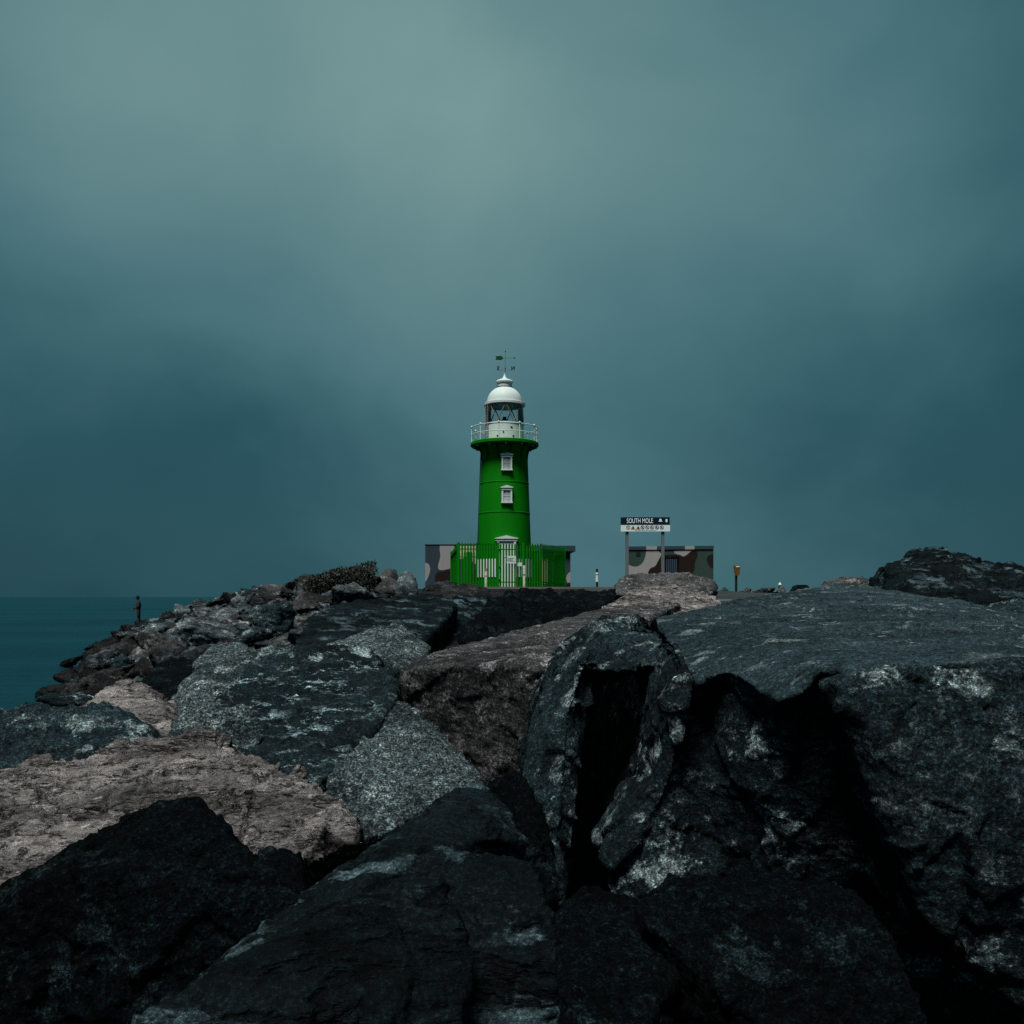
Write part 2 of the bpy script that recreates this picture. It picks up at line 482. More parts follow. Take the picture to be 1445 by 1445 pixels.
boulder('pale pinkish-brown layered rock across the lower left', 'pale', [
    (-80, 1112, 4.6), (37, 1086, 4.7), (110, 1066, 4.75), (200, 1053, 4.75), (275, 1047, 4.7), (340, 1074, 4.5), (455, 1098, 4.2), (468, 1110, 4.05),
    (488, 1160, 3.75), (482, 1190, 3.65), (465, 1206, 3.6), (405, 1200, 3.55), (300, 1260, 3.35), (37, 1260, 3.35), (-80, 1260, 3.4)],
    G1, back=.5, drop=.3, zb=-1.25, amp=.040, voxel=.0115, strata=(.12, -.55, .8, 2.6, .9), chops=2, smooth=1)
boulder('near-black angular boulder in the bottom left corner', 'black', [
    (-80, 1290, 2.9), (37, 1226, 3.0), (110, 1180, 3.12), (160, 1152, 3.2), (215, 1142, 3.2), (277, 1129, 3.15), (345, 1200, 2.95), (400, 1250, 2.8),
    (434, 1278, 2.7), (110, 1228, 2.86), (265, 1188, 2.9), (-80, 1500, 2.82), (200, 1500, 2.8), (340, 1390, 2.78), (300, 1500, 2.75)],
    G1, back=.5, drop=.3, zb=-1.8, voxel=.013, chops=1, amp=.02)
boulder('small black speckled rock under the pale rock\'s right end', 'black', [
    (355, 1205, 3.25), (400, 1192, 3.35), (424, 1200, 3.35), (432, 1262, 3.05), (395, 1290, 2.95), (360, 1260, 3.05)], G1, back=.35, zb=-1.7, voxel=.013)
boulder('dark smooth wedge of rock pointing up at the bottom centre', 'slate', [
    [{'back': .5, 'drop': .45, 'zb': None},
     (200, 1440, 2.25), (300, 1356, 2.5), (480, 1222, 2.9), (640, 1112, 3.35), (674, 1103, 3.42), (692, 1112, 3.35), (722, 1150, 3.25), (745, 1192, 3.15),
     (690, 1178, 2.98), (590, 1196, 2.8), (480, 1262, 2.6), (400, 1324, 2.44), (300, 1408, 2.26), (240, 1460, 2.2)],
    [{'back': .3, 'drop': .1, 'zb': -1.8}, (320, 1420, 2.75), (480, 1290, 3.15), (600, 1230, 3.4), (740, 1215, 3.5)]],
    G1, voxel=.0125, amp=.014, strata=(.3, .5, .8, 1.5, .6), crisp=.5, smooth=2)
boulder('black rock leaning against the huge slab behind the dark wedge', 'black', [
    (688, 1104, 3.65), (735, 1094, 3.75), (762, 1130, 3.6), (780, 1185, 3.5), (792, 1270, 3.3), (740, 1270, 3.2), (700, 1150, 3.45)],
    G1, back=.4, zb=-1.8, voxel=.014)
boulder('dark rounded hump of rock with pale streaks at the bottom edge', 'slate', [
    [{'back': .12, 'drop': .12, 'zb': -1.8},
     (180, 1440, 1.54), (300, 1392, 1.63), (430, 1330, 1.76), (540, 1243, 1.94), (575, 1228, 1.98), (610, 1236, 1.95), (650, 1290, 1.85), (665, 1360, 1.76), (640, 1500, 1.67), (250, 1500, 1.50)],
    [{'back': .15, 'drop': .12, 'zb': -1.8},
     (560, 1230, 2.09), (600, 1207, 2.13), (650, 1197, 2.16), (700, 1203, 2.11), (755, 1219, 2.04), (780, 1280, 1.95), (792, 1360, 1.89), (788, 1500, 1.85), (600, 1500, 1.85), (600, 1300, 2.02)]],
    G1, voxel=.0105, amp=.018, crisp=.6, smooth=3)
boulder('black fallen rock in the dark gap below the huge slab', 'black', [
    (770, 1290, 3.3), (830, 1250, 3.5), (900, 1270, 3.3), (960, 1370, 2.8), (900, 1480, 2.3), (780, 1480, 2.2)], G1, back=.5, zb=-1.9, voxel=.014)

# second rank --------------------------------------------------------------------
G2 = 'boulders behind the foreground rocks'
boulder('dark blue-grey rock at the left edge above the pale layered rock', 'granite', [
    (-80, 1004, 5.6), (37, 995, 5.6), (90, 996, 5.65), (150, 992, 5.7), (190, 1008, 5.55), (230, 1052, 5.3), (150, 1080, 5), (37, 1110, 4.9), (-80, 1110, 4.9)],
    G2, back=.6, zb=-1.8, strata=(.4, .2, 1, 2, .5))
boulder('pointed pale grey rock at the left, in front of the sea', 'pale', [
    (112, 1002, 6.8), (140, 975, 7.0), (175, 954, 7.2), (207, 970, 7), (236, 1000, 6.7), (254, 1036, 6.3), (240, 1070, 6), (150, 1050, 6.2)],
    G2, back=.6, zb=-2)
boulder('black square-cut rock behind the pointed pale rock', 'black', [
    (178, 990, 9), (188, 952, 9.3), (215, 935, 9.6), (258, 926, 10), (292, 945, 9.5), (286, 990, 8.6), (230, 1010, 8.5)], G2, back=.8, zb=-2.2)
boulder('pale blue-grey rounded rock beside the mottled boulder', 'speckled', [
    (238, 990, 8), (255, 960, 8.3), (285, 935, 8.6), (330, 924, 8.7), (362, 930, 8.5), (345, 962, 8), (300, 990, 7.6)], G2, back=.7, zb=-2)
boulder('pale grey slab tilted behind the pale rounded rock', 'speckled', [
    (268, 938, 9.6), (300, 907, 10.1), (340, 906, 10.1), (364, 918, 9.8), (352, 942, 9.3), (290, 948, 9.3)], G2, back=.7, zb=-2)
boulder('long dark craggy rock above the mottled boulder', 'granite', [
    (342, 958, 7.7), (354, 926, 8.1), (378, 910, 8.3), (440, 913, 8.4), (505, 910, 8.5), (545, 930, 8.2), (520, 955, 7.9), (420, 960, 7.6)],
    G2, back=.7, zb=-2)
boulder('angular block with a bright front facet beside the flat dark slab', 'speckled', [
    (425, 922, 9.5), (500, 895, 10), (562, 875, 10.5), (608, 914, 9.7), (570, 946, 9.0), (530, 930, 9.0), (440, 940, 9.1)],
    G2, back=.6, zb=-1.8, chops=0, crisp=.5, smooth=2)
boulder('large flat dark slab stretching toward the lighthouse foot', 'slate', [
    (412, 908, 11), (430, 872, 12), (470, 851, 13), (560, 842, 13.7), (625, 837, 14.2), (646, 850, 13.5), (622, 882, 12.3), (590, 910, 11.4), (500, 908, 11)],
    G2, back=1, zb=-1.8, strata=(.1, .4, 1, 2.5, .8), chops=0, amp=.03, crisp=.5)
boulder('dark cracked boulder between the flat slab and the black leaning rock', 'slate', [
    (588, 908, 12.5), (620, 862, 14), (642, 838, 15), (692, 838, 15.5), (692, 870, 14.5), (655, 910, 13)], G2, back=1, zb=-1.8)
boulder('black leaning rock in front of the green fence', 'black', [
    (640, 908, 11.6), (690, 850, 13.5), (725, 834, 14.6), (800, 832.5, 15), (884, 833, 15.5), (856, 862, 14), (760, 893, 12.2), (700, 908, 11.6)],
    G2, back=1, zb=-1.6, strata=(.6, .2, .9, 2.5, .8))
boulder('pale grey-brown rock below the long boulder under the sign', 'pale', [
    (842, 872, 10.6), (868, 847, 12), (905, 834, 13.5), (950, 829, 14), (1000, 838, 14), (1028, 854, 13), (1020, 860, 12), (900, 872, 10.6)],
    G2, back=1.2, zb=-1.2, strata=(.2, .3, 1, 2, .6))
boulder('tall dark boulder at the right edge, highest rock against the sky', 'slate', [
    (1258, 848, 10.8), (1266, 806, 11.5), (1285, 777, 12), (1310, 770, 12.1), (1350, 779, 12), (1400, 801, 12), (1500, 815, 12), (1500, 900, 10.4),
    (1380, 890, 9.9), (1335, 884, 9.8), (1300, 856, 10.2)], G2, back=2, drop=.5, zb=-1.2, chops=1)
boulder('grey sloping rock leaning on the tall dark boulder', 'brown', [
    (1203, 832, 13), (1240, 814, 13.5), (1276, 802, 13.5), (1292, 830, 12.5), (1270, 840, 12.2)], G2, back=1, zb=-1)
boulder('small pale rock at the foot of the tall dark boulder', 'grey', [
    (1256, 840, 11.2), (1268, 819, 11.6), (1297, 811, 11.4), (1302, 852, 10.4), (1278, 852, 10.6)], G2, back=.6, zb=-1)
boulder('small dark rock below the tall boulder at the right edge', 'granite', [
    (1380, 890, 9), (1396, 850, 9.3), (1450, 844, 9.3), (1480, 890, 8.8)], G2, back=.6, zb=-1)
boulder('distant flat rock at the right edge behind the tall boulder', 'rust', [
    (1392, 802, 22), (1418, 796, 22.5), (1480, 799, 22.5), (1490, 840, 22), (1390, 830, 22)], G2, back=2, zb=-1)
# around the lighthouse -----------------------------------------------------------
G3 = 'boulders on top of the mole'
boulder('long grey-brown boulder under the posts of the name sign', 'brown', [
    (862, 837, 26), (868, 821, 27), (890, 812, 28), (930, 813, 28), (955, 807, 28), (985, 811, 28), (1010, 819, 28), (1016, 832, 27), (990, 841, 26), (900, 842, 25.5)],
    G3, back=2, zb=-.6, strata=(.2, .3, 1, 2.5, .8), amp=.05)
boulder('brown boulder with white stain at the fence corner', 'rust', [
    (620, 848, 24), (623, 832, 25), (640, 824, 25.5), (668, 824, 26), (692, 832, 25.6), (697, 848, 24.4)], G3, back=1.5, zb=-.6)
boulder('flat pale rock at the left foot of the fence', 'grey', [
    (592, 830, 38), (612, 821, 39), (636, 818, 39.5), (648, 829, 39), (640, 834, 38)], G3, back=1.5, zb=-.4)
boulder('rounded brown boulder beside the dark shrub', 'rust', [
    (526, 830, 30), (531, 809, 30.5), (545, 799, 31), (560, 804, 31), (566, 830, 30)], G3, back=1, zb=-.6)
boulder('rounded grey boulder nearest the camouflaged bunker on its left', 'grey', [
    (553, 830, 29.6), (564, 806, 30.2), (575, 803, 30.5), (587, 815, 30.5), (590, 830, 29.8)], G3, back=1, zb=-.6)


# ------------------------------------------------------------------ terrain
def smoothstep(a, b, x):
    t = min(1, max(0, (x - a) / (b - a))); return t * t * (3 - 2 * t)


def interp(x, xs, ys):
    return float(np.interp(x, xs, ys))


def shore(y):
    return -5.5 - 0.37 * y


def ground_h(x, y):
    d = x - shore(y)
    z = interp(d, [-6, -2, 0, 2.5, 8, 12, 16], [-6.5, -5.2, -4.3, -2.5, -0.75, 0.05, 0.35])
    top = interp(y, [3, 7, 11, 15, 26, 40, 44, 75], [-2.1, -1.7, -1.0, -0.30, -0.08, 0.12, 0.15, 0.15])
    near_lh = smoothstep(14, 7, abs(x + 1)) * smoothstep(34, 43, y)
    top += 0.33 * near_lh
    z = min(z, top)
    # right hand side and the head of the mole fall to the sea
    z = min(z, interp(24 - x + max(0, y - 44) * -0.3, [-8, 0, 3, 6], [-6, -4, -.6, 3]) )
    z = min(z, interp(68 - y, [-8, 0, 4, 6], [-6, -4, 0, 3]))
    return z


bm = bmesh.new()
xs = np.arange(-45, 40.1, .6); ys = np.arange(-14, 80.1, .6)
gv = [[bm.verts.new((x, y, ground_h(x, y))) for y in ys] for x in xs]
for i in range(len(xs) - 1):
    for j in range(len(ys) - 1):
        bm.faces.new((gv[i][j], gv[i + 1][j], gv[i + 1][j + 1], gv[i][j + 1]))
M['ground'] = rock_mat('rubble_ground', (.004, .005, .0055), (.010, .011, .0115), (.03, .03, .029), patch=.8, vein_scale=3, grain=12, bump=1, rough=.9)
g = mesh_obj('mole_ground', bm, M['ground'], smooth=True); tag(g, kind='structure')

M['asphalt'] = rock_mat('asphalt', (.022, .028, .031), (.034, .040, .043), (.06, .065, .066), veins=.3, patch=.5, vein_scale=2, grain=60, bump=.2, rough=.85, grain_amt=.3, pits=.2)
bm = bmesh.new()
rx = np.arange(3.2, 20.1, .6); ry = np.arange(14.5, 44.6, .6)
gv = [[bm.verts.new((x, y, ground_h(x, y) + .02)) for y in ry] for x in rx]
for i in range(len(rx) - 1):
    for j in range(len(ry) - 1):
        bm.faces.new((gv[i][j], gv[i + 1][j], gv[i + 1][j + 1], gv[i][j + 1]))
rd = mesh_obj('road', bm, M['asphalt'], smooth=True); tag(rd, kind='structure')

M['line'] = paint('worn_road_paint', (.62, .64, .62), .7, .5, 4, streak=False)


def ground_line(pts, w):
    bm = bmesh.new(); prev = None
    pp = []
    for a, b in zip(pts[:-1], pts[1:]):
        for k in range(6): pp.append(Vector(a).lerp(Vector(b), k / 6))
    pp.append(Vector(pts[-1]))
    for i, p in enumerate(pp):
        d = (pp[min(i + 1, len(pp) - 1)] - pp[max(i - 1, 0)]).normalized(); s = Vector((-d.y, d.x)) * w / 2
        row = [bm.verts.new((q.x, q.y, ground_h(q.x, q.y) + .026)) for q in (p - s, p + s)]
        if prev: bm.faces.new((prev[0], row[0], row[1], prev[1]))
        prev = row
    return fix(bm)


def road_pt(u, v):
    """where the ray through (u, v) meets the road"""
    y = 14.5
    while y < 60:
        p = P(u, v, y)
        if p.z <= ground_h(p.x, y): return (p.x, p.y)
        y += .05
    return (P(u, v, 44).x, 44)


hook = [(4.6, 24), (6.0, 24.2), (6.5, 23.0), (6.3, 21.5), (5.6, 20.6), (4.8, 20.3)]
o = mesh_obj('road_marking', ground_line(hook, .16), M['line']); tag(o, kind='structure')
o = mesh_obj('road_marking', ground_line([(4.4, 17.6), (7, 18.2), (11, 19.5), (16, 21.5)], .12), M['line']); tag(o, kind='structure')
M['concrete'] = paint('worn_concrete', (.13, .125, .115), .85, .45, 1.2, streak=False, bump=.3)
# paved edge in front of the fence
bm = bmesh.new(); box(bm, -1.4, 5.6, 42.4, 42.7, .30, .47); 
o = mesh_obj('kerb', bm, M['concrete']); tag(o, kind='structure')

# ------------------------------------------------------------------ rubble slope
protos = {}


def proto(kind, i):
    rnd = random.Random(500 + i)
    pts = []
    ax = Vector((rnd.uniform(.8, 1.3), rnd.uniform(.7, 1.0), rnd.uniform(.5, .75)))
    for _ in range(9):
        d = Vector((rnd.gauss(0, 1), rnd.gauss(0, 1), rnd.gauss(0, 1))).normalized() * rnd.uniform(.85, 1.05)
        pts.append(Vector((d.x * ax.x, d.y * ax.y, d.z * ax.z)) * .55)
    bm = bmesh.new(); hull_bm(bm, pts, 4, rnd)
    bmesh.ops.recalc_face_normals(bm, faces=bm.faces)
    return rough_rock(voxelize(bm, .028), 40 + i, .024, .55, (.2, .3, 1, 2.0, .35), 1)


rock_shapes = [proto('r', i) for i in range(20)]
for i, me in enumerate(rock_shapes): me.name = 'rubble_rock'
LBL = {
    'wet': ('black angular rock of the rubble slope above the sea', 'black rocks of the rubble slope'),
    'grey': ('grey angular rock in the rubble slope between sea and lighthouse', 'grey rocks of the rubble slope'),
    'rust': ('brownish angular rock in the rubble slope between sea and lighthouse', 'brownish rocks of the rubble slope'),
    'granite': ('dark blue-grey rock in the rubble slope between sea and lighthouse', 'dark rocks of the rubble slope'),
}
mesh_for = {}


def rubble(x, y, z, s, mk, rnd, label=None, group=None, flat=1.0):
    k = rnd.randrange(len(rock_shapes))
    if (k, mk) not in mesh_for:
        me = rock_shapes[k].copy(); me.materials.clear(); me.materials.append(M[mk]); mesh_for[(k, mk)] = me
    o = bpy.data.objects.new('rock', mesh_for[(k, mk)]); col.objects.link(o)
    o.location = (x, y, z)
    o.rotation_euler = (rnd.uniform(-.35, .35), rnd.uniform(-.45, .15), rnd.uniform(-.7, .7) + rnd.choice((0, math.pi)))
    o.scale = (s * rnd.uniform(.95, 1.45), s * rnd.uniform(.8, 1.15), s * rnd.uniform(.75, 1.15) * flat)
    l, g = LBL.get(mk, (None, None))
    return tag(o, label or l, 'rock', group or g)


rnd = random.Random(21)
count = 0
y = 9.0
while y < 61:
    step = .82 + y * 0.0125
    d = -.3
    while d < 18.5:
        x = shore(y) + d + rnd.uniform(-.4, .4) * step; yy = y + rnd.uniform(-.45, .45) * step
        u = 722.5 + F * x / yy
        ok = -60 < u < 640
        if yy < 13 and u > 420: ok = False
        if yy < 10 and u > 200: ok = False
        if u > (535 if yy > 17 else 500): ok = False
        if yy < 50 and d < 1.1: ok = False
        if yy > 36 and d > 12.5: ok = False
        if ok:
            s = step * rnd.choice((.7, .85, .95, 1.1, 1.3)) * rnd.uniform(.9, 1.1) * (1.12 if d < 6 else .95)
            mk = 'wet' if d < 3.2 + rnd.uniform(-1, 1.0) else rnd.choices(['grey', 'rust', 'granite', 'wet'], [5, 2.8, 1.6, .8])[0]
            z = ground_h(x, yy) + .27 * s - .22 + (.12 if d > 8 else 0)
            vv = HV - F * z / yy
            if vv > 850 and u - .42 * s * F / yy < interp(vv - .2 * s * F / yy, [850, 880, 900, 920, 945, 975, 1000], [240, 180, 150, 120, 100, 82, 68]): d += step; continue
            rubble(x, yy, z, s, mk, rnd); count += 1
        d += step * rnd.uniform(.8, 1.15)
    y += step * .86
print('slope rocks', count)
# the rock the angler stands on
pr = P(193, 880, 57)
boulder('dark rock jutting over the sea that the angler stands on', 'wet', [
    (176, 892, 57), (182, 884, 57.3), (190, 880, 57.5), (200, 880, 57.5), (212, 886, 57.5), (214, 900, 57), (180, 902, 56.6)], back=1.6, zb=-3.5, amp=.05)
# dark stones at the sea edge
for (u, v, yy, s) in ((118, 930, 50, 2.2), (150, 912, 52, 2.0), (140, 940, 44, 2.3), (100, 965, 38, 2.2), (90, 985, 35, 2.0), (170, 900, 54, 1.8), (125, 960, 40, 2.4),
                      (150, 975, 30, 2.0), (112, 978, 33, 1.9)):
    p = P(u, v, yy); rubble(p.x, p.y, p.z, s, 'wet', rnd)
# smaller stones between the shrub and the fence
for (u, v, yy, s, mk) in ((545, 832, 26, .9, 'grey'), (562, 833, 25, .9, 'rust'), (578, 832, 26, .8, 'grey'), (596, 833, 26, .9, 'granite'), (612, 834, 25, .8, 'rust'),
                          (552, 838, 20, .8, 'rust'), (575, 838, 20, .9, 'granite'), (600, 839, 20, .8, 'grey'), (625, 836, 22, .7, 'grey'), (535, 836, 22, 1.0, 'grey')):
    p = P(u, v, yy); rubble(p.x, p.y, p.z - .30, s * .8, mk, rnd)
# line of rocks along the far edge of the road, right of the sign
LE = 'low rock along the far edge of the road, right of the name sign'
for (u, v, yy, s, mk) in ((1052, 837, 46, .9, 'rust'), (1064, 837, 46, .8, 'grey'), (1075, 836, 46.5, .9, 'granite'), (1087, 836, 46, .8, 'rust'), (1110, 836, 46, .8, 'rust'),
                          (1046, 838, 45, .6, 'granite'), (1098, 836.5, 46, .7, 'grey')):
    p = P(u, v, yy); rubble(p.x, p.y, p.z, s, mk, rnd, LE, 'rocks along the far edge of the road')
boulder('small pale pointed rock between the sign boulder and the yellow box', 'grey', [
    (1012, 838, 40), (1018, 830, 40.3), (1024, 826, 40.4), (1030, 833, 40.3), (1033, 839, 40)], G3, back=.5, zb=0)
boulder('dark square stone on the skyline left of the sloping rocks', 'black', [
    (1118, 832, 30), (1120, 823, 30.3), (1143, 823, 30.3), (1146, 832, 30)], G3, back=.8, zb=-.3, chops=0)
boulder('low brown rocks on the skyline right of the dark square stone', 'brown', [
    (1150, 836, 18), (1165, 820, 18.5), (1190, 818, 18.6), (1218, 812, 18.6), (1232, 818, 18.5), (1225, 836, 18)], G3, back=1, zb=-.5)
# rocks on the flank behind the camera and left, part of the same breakwater
r2 = random.Random(77)
for yy in (1.2, 2.7, 4.2, 5.7, 7.2, 8.7, 10.4, 12.2, 14.2):
    for d in (.4, 1.6, 2.8, 4.0, 5.2):
        x = shore(yy) + d + r2.uniform(-.3, .3)
        sz_ = r2.uniform(1.3, 1.9)
        if 722.5 + F * (x + .6 * sz_) / yy < -30:
            rubble(x, yy + r2.uniform(-.3, .3), min(-1.3, ground_h(x, yy) + .3), sz_, r2.choice(('granite', 'grey', 'rust')), r2, 'dark rock of the breakwater outside the big foreground boulders', 'outer breakwater rocks')
for yy in (2.0, 4.0, 6.2, 8.6):
    for k in range(3):
        x = .62 * yy + 2.2 + k * 1.7 + r2.uniform(-.3, .3)
        rubble(x, yy + r2.uniform(-.4, .4), min(-1.0, ground_h(x, yy) + .35), r2.uniform(1.6, 2.2), r2.choice(('granite', 'grey', 'rust')), r2, 'dark rock of the breakwater outside the big foreground boulders', 'outer breakwater rocks')

# ------------------------------------------------------------------ lighthouse
LX, LY = (712 - 722.5) / F * 50, 50.0
K = 50 / F


def zz(v): return (HV - v) * K


BASE = .46
M['green'] = paint('green_tower_paint', (.0012, .160, .002), .65, .25, 1.4, spec=.08)
M['green_dark'] = paint('green_gallery_paint', (.003, .080, .005), .6, .3, 2, spec=.08)
M['fence_green'] = paint('green_fence_paint', (.002, .150, .004), .6, .25, 3, spec=.08)
M['white'] = paint('white_paint', (.54, .64, .605), .5, .18, 1.6, dirt=(.42, .42, .38))
M['off_white'] = paint('grey_white_paint', (.50, .55, .56), .5, .3, 2)
M['steel'] = paint('aged_bronze_bars', (.20, .17, .14), .5, .5, 6)
M['dark_metal'] = paint('dark_metal', (.012, .016, .018), .5, .3, 6)
M['vane'] = paint('vane_green', (.003, .055, .006), .5, .3, 6)
M['shade'] = paint('dark_lantern_blind', (.012, .022, .03), .6, .3, 6)

mg, nt, b = new_mat('lantern_glass')
nt.nodes.remove(b)
tr = N(nt, 'ShaderNodeBsdfTransparent'); tr.inputs[0].default_value = (.86, .92, .92, 1)
gl = N(nt, 'ShaderNodeBsdfGlossy'); gl.inputs['Roughness'].default_value = .05; gl.inputs[0].default_value = (.9, .95, .95, 1)
fr = N(nt, 'ShaderNodeFresnel', IOR=1.35)
mx = N(nt, 'ShaderNodeMixShader'); nt.links.new(fr.outputs[0], mx.inputs[0]); nt.links.new(tr.outputs[0], mx.inputs[1]); nt.links.new(gl.outputs[0], mx.inputs[2])
nt.links.new(mx.outputs[0], nt.nodes['Material Output'].inputs[0])
M['glass'] = mg
mg, nt, b = new_mat('window_pane')
b.inputs['Base Color'].default_value = (.36, .39, .40, 1); b.inputs['Roughness'].default_value = .25
tcn = N(nt, 'ShaderNodeTexCoord'); nn = N(nt, 'ShaderNodeTexNoise', Scale=3.0, Detail=4.0); nt.links.new(tcn.outputs['Object'], nn.inputs[0])
nt.links.new(ramp(nt, nn.outputs[0], [(.3, (.26, .29, .30)), (.7, (.44, .47, .48))]), b.inputs['Base Color'])
M['pane'] = mg

lh = empty('lighthouse', (LX, LY, BASE), 'green cast-iron lighthouse with white domed lantern inside the palisade fence', 'lighthouse')


def L(name, bm, mat, smooth=True, parent=lh):
    o = mesh_obj(name, fix(bm), mat, parent, smooth)
    return o


def lz(v): return zz(v) - BASE


def hw(v):  # tower radius at row v
    return interp(v, [640, 683, 725, 768, 830], [32.5, 34, 35.6, 37.2, 39]) * K


# tower shell with plate flanges
bm = bmesh.new()
prof = [(hw(830), lz(831))]
for v in (815, 800, 790, 768, 745, 726.2): prof.append((hw(v), lz(v)))
prof += [(hw(725.7) + .02, lz(725.7)), (hw(724.6) + .02, lz(724.6)), (hw(724.2), lz(724.2)), (hw(700), lz(700)), (hw(683.9), lz(683.9)),
         (hw(683.6) + .02, lz(683.6)), (hw(682.6) + .02, lz(682.6)), (hw(682.2), lz(682.2)), (hw(660), lz(660)), (hw(640), lz(640)), (hw(640), lz(632))]
lathe(bm, prof, 96)
# vertical plate joints
for k in range(12):
    for (va, vb) in ((815, 726.5), (724, 684), (682, 648)):
        a = 2 * math.pi * (k + (0.5 if va == 724 else 0)) / 12 + .13
        r0, r1 = hw(va), hw(vb)
        t = Vector((-math.sin(a), math.cos(a), 0)) * .012
        A = Vector((math.cos(a), math.sin(a), 0))
        q = [A * (r0 - .02) + Vector((0, 0, lz(va))), A * (r1 - .02) + Vector((0, 0, lz(vb)))]
        vs = []
        for c0 in q:
            for s in (-1, 1):
                for e in (0, .026): vs.append(bm.verts.new(c0 + t * s + A * e))
        for idx in ((1, 3, 7, 5), (0, 1, 5, 4), (2, 6, 7, 3)):
            bm.faces.new([vs[i] for i in idx])
L('tower', bm, M['green'])
bm = bmesh.new(); r = .045
lathe(bm, [(hw(814), lz(815)), (hw(814) + r, lz(815)), (hw(790) + r, lz(790)), (hw(790), lz(790))], 96)
L('white_band', bm, M['white'])
# gallery: deck, corbel, brackets
GZ = lz(630)
bm = bmesh.new()
lathe(bm, [(.9, GZ + .17), (48 * K - .03, GZ + .17), (48 * K, GZ + .14), (48 * K, GZ + .0), (47 * K, GZ - .04), (37.6 * K, GZ - .06), (35.4 * K, GZ - .14), (34 * K, GZ - .28), (32.9 * K, GZ - .5)], 96)
L('gallery', bm, M['green'])
for k in range(12):
    bm = bmesh.new()
    rot = Matrix.Rotation(2 * math.pi * (k + .5) / 12, 3, 'Z')
    pr_ = [(1.2, -.85), (1.345, -.85), (1.37, -.5), (1.45, -.22), (1.8, -.075), (1.8, -.045), (1.2, -.045)]
    vs = [[bm.verts.new(rot @ Vector((x, s, GZ + z))) for x, z in pr_] for s in (-.04, .04)]
    bm.faces.new(vs[0]); bm.faces.new(vs[1][::-1])
    for i in range(len(pr_)):
        j = (i + 1) % len(pr_); bm.faces.new((vs[0][i], vs[0][j], vs[1][j], vs[1][i]))
    L('gallery_bracket', bm, M['green_dark'], False)
for k in range(12):
    a = 2 * math.pi * k / 12 + .05
    bm = bmesh.new()
    bmesh.ops.create_uvsphere(bm, u_segments=10, v_segments=6, radius=.05, matrix=Matrix.Translation((1.78 * math.cos(a), 1.78 * math.sin(a), GZ - .09)))
    L('bracket_boss', bm, M['off_white'])
# railing
RT = 46.5 * K
zt, zm, zd = GZ + 1.0, GZ + .58, GZ + .17
bm = bmesh.new(); ring_tube(bm, RT, zt, .026); ring_tube(bm, RT, zm, .022)
rail = L('railing', bm, M['white'])
for k in range(10):
    a = -math.pi / 2 - .16 + 2 * math.pi * k / 10
    x, y_ = RT * math.cos(a), RT * math.sin(a)
    bm = bmesh.new(); tube(bm, [(x, y_, GZ + .05), (x, y_, zt + .02)], .032, .026)
    bmesh.ops.create_uvsphere(bm, u_segments=10, v_segments=8, radius=.06, matrix=Matrix.Translation((x, y_, zt + .04)))
    L('rail_post', bm, M['white'], True, rail)
# lantern
bm = bmesh.new()
lathe(bm, [(27 * K, zd), (27 * K, lz(601)), (27.8 * K, lz(600.6)), (27.8 * K, lz(599.4)), (26 * K, lz(599))], 64)
L('lantern_base', bm, M['white'])
bm = bmesh.new()
for (a, v, w, h) in ((-1.92, 619, .12, .05), (-1.1, 619, .1, .05), (-1.62, 614, .07, .07), (-1.2, 607, .12, .05)):
    rot = Matrix.Rotation(a, 3, 'Z')
    box(bm, 27 * K - .02, 27 * K + .03, -w / 2, w / 2, lz(v) - h / 2, lz(v) + h / 2, rot=rot)
L('base_vent', bm, M['dark_metal'], False)
bm = bmesh.new(); lathe(bm, [(26.4 * K, lz(599.2)), (26.4 * K, lz(573.5))], 24); L('glazing', bm, M['glass'])
bm = bmesh.new(); nb = 7
for k in range(nb):
    a0 = -math.pi / 2 + .07 + 2 * math.pi * k / nb; da = math.pi / nb
    def arc(a, z): return Vector((26.9 * K * math.cos(a), 26.9 * K * math.sin(a), z))
    for s in (-1, 1):
        tube(bm, [arc(a0, lz(573.6)).lerp(arc(a0 + s * da, lz(599.2)), t) for t in (0, 1)], .028, n=6)
L('glazing_bar', bm, M['steel'])
bm = bmesh.new()
lathe(bm, [(.06, lz(602)), (.12, lz(600)), (.05, lz(597)), (.16, lz(594.5)), (.2, lz(593)), (.1, lz(591)), (.11, lz(588.5)), (.02, lz(588))], 16)
L('lamp', bm, M['dark_metal'])
bm = bmesh.new(); lathe(bm, [(25.6 * K, lz(600)), (.02, lz(600.2))], 48); L('lantern_floor', bm, M['off_white'])
bm = bmesh.new()
lathe(bm, [(.02, lz(572.4)), (28 * K, lz(573.6)), (29 * K, lz(573.2)), (29 * K, lz(570.2)), (28.4 * K, lz(569.6)), (25.2 * K, lz(569))], 64)
L('gutter', bm, M['off_white'])
bm = bmesh.new()
pr_ = [(25.2 * K, lz(569.2))]
for i in range(1, 13):
    t = i / 12 * math.radians(62)
    pr_.append((25 * K * math.cos(t), lz(569) + 23.6 * K * math.sin(t)))
pr_ += [(11.6 * K, lz(547.8))]
lathe(bm, pr_, 64)
dome = L('dome', bm, M['white'])
bm = bmesh.new()
lathe(bm, [(11.7 * K, lz(548.2)), (11.9 * K, lz(547.4)), (10.4 * K, lz(546.2)), (10.2 * K, lz(541.5)), (12 * K, lz(540.4)), (12.2 * K, lz(539)), (11 * K, lz(537.4)), (8 * K, lz(536)),
           (4.4 * K, lz(535)), (2.6 * K, lz(533)), (1.5 * K, lz(530.5)), (.6 * K, lz(528)), (.4 * K, lz(526))], 40)
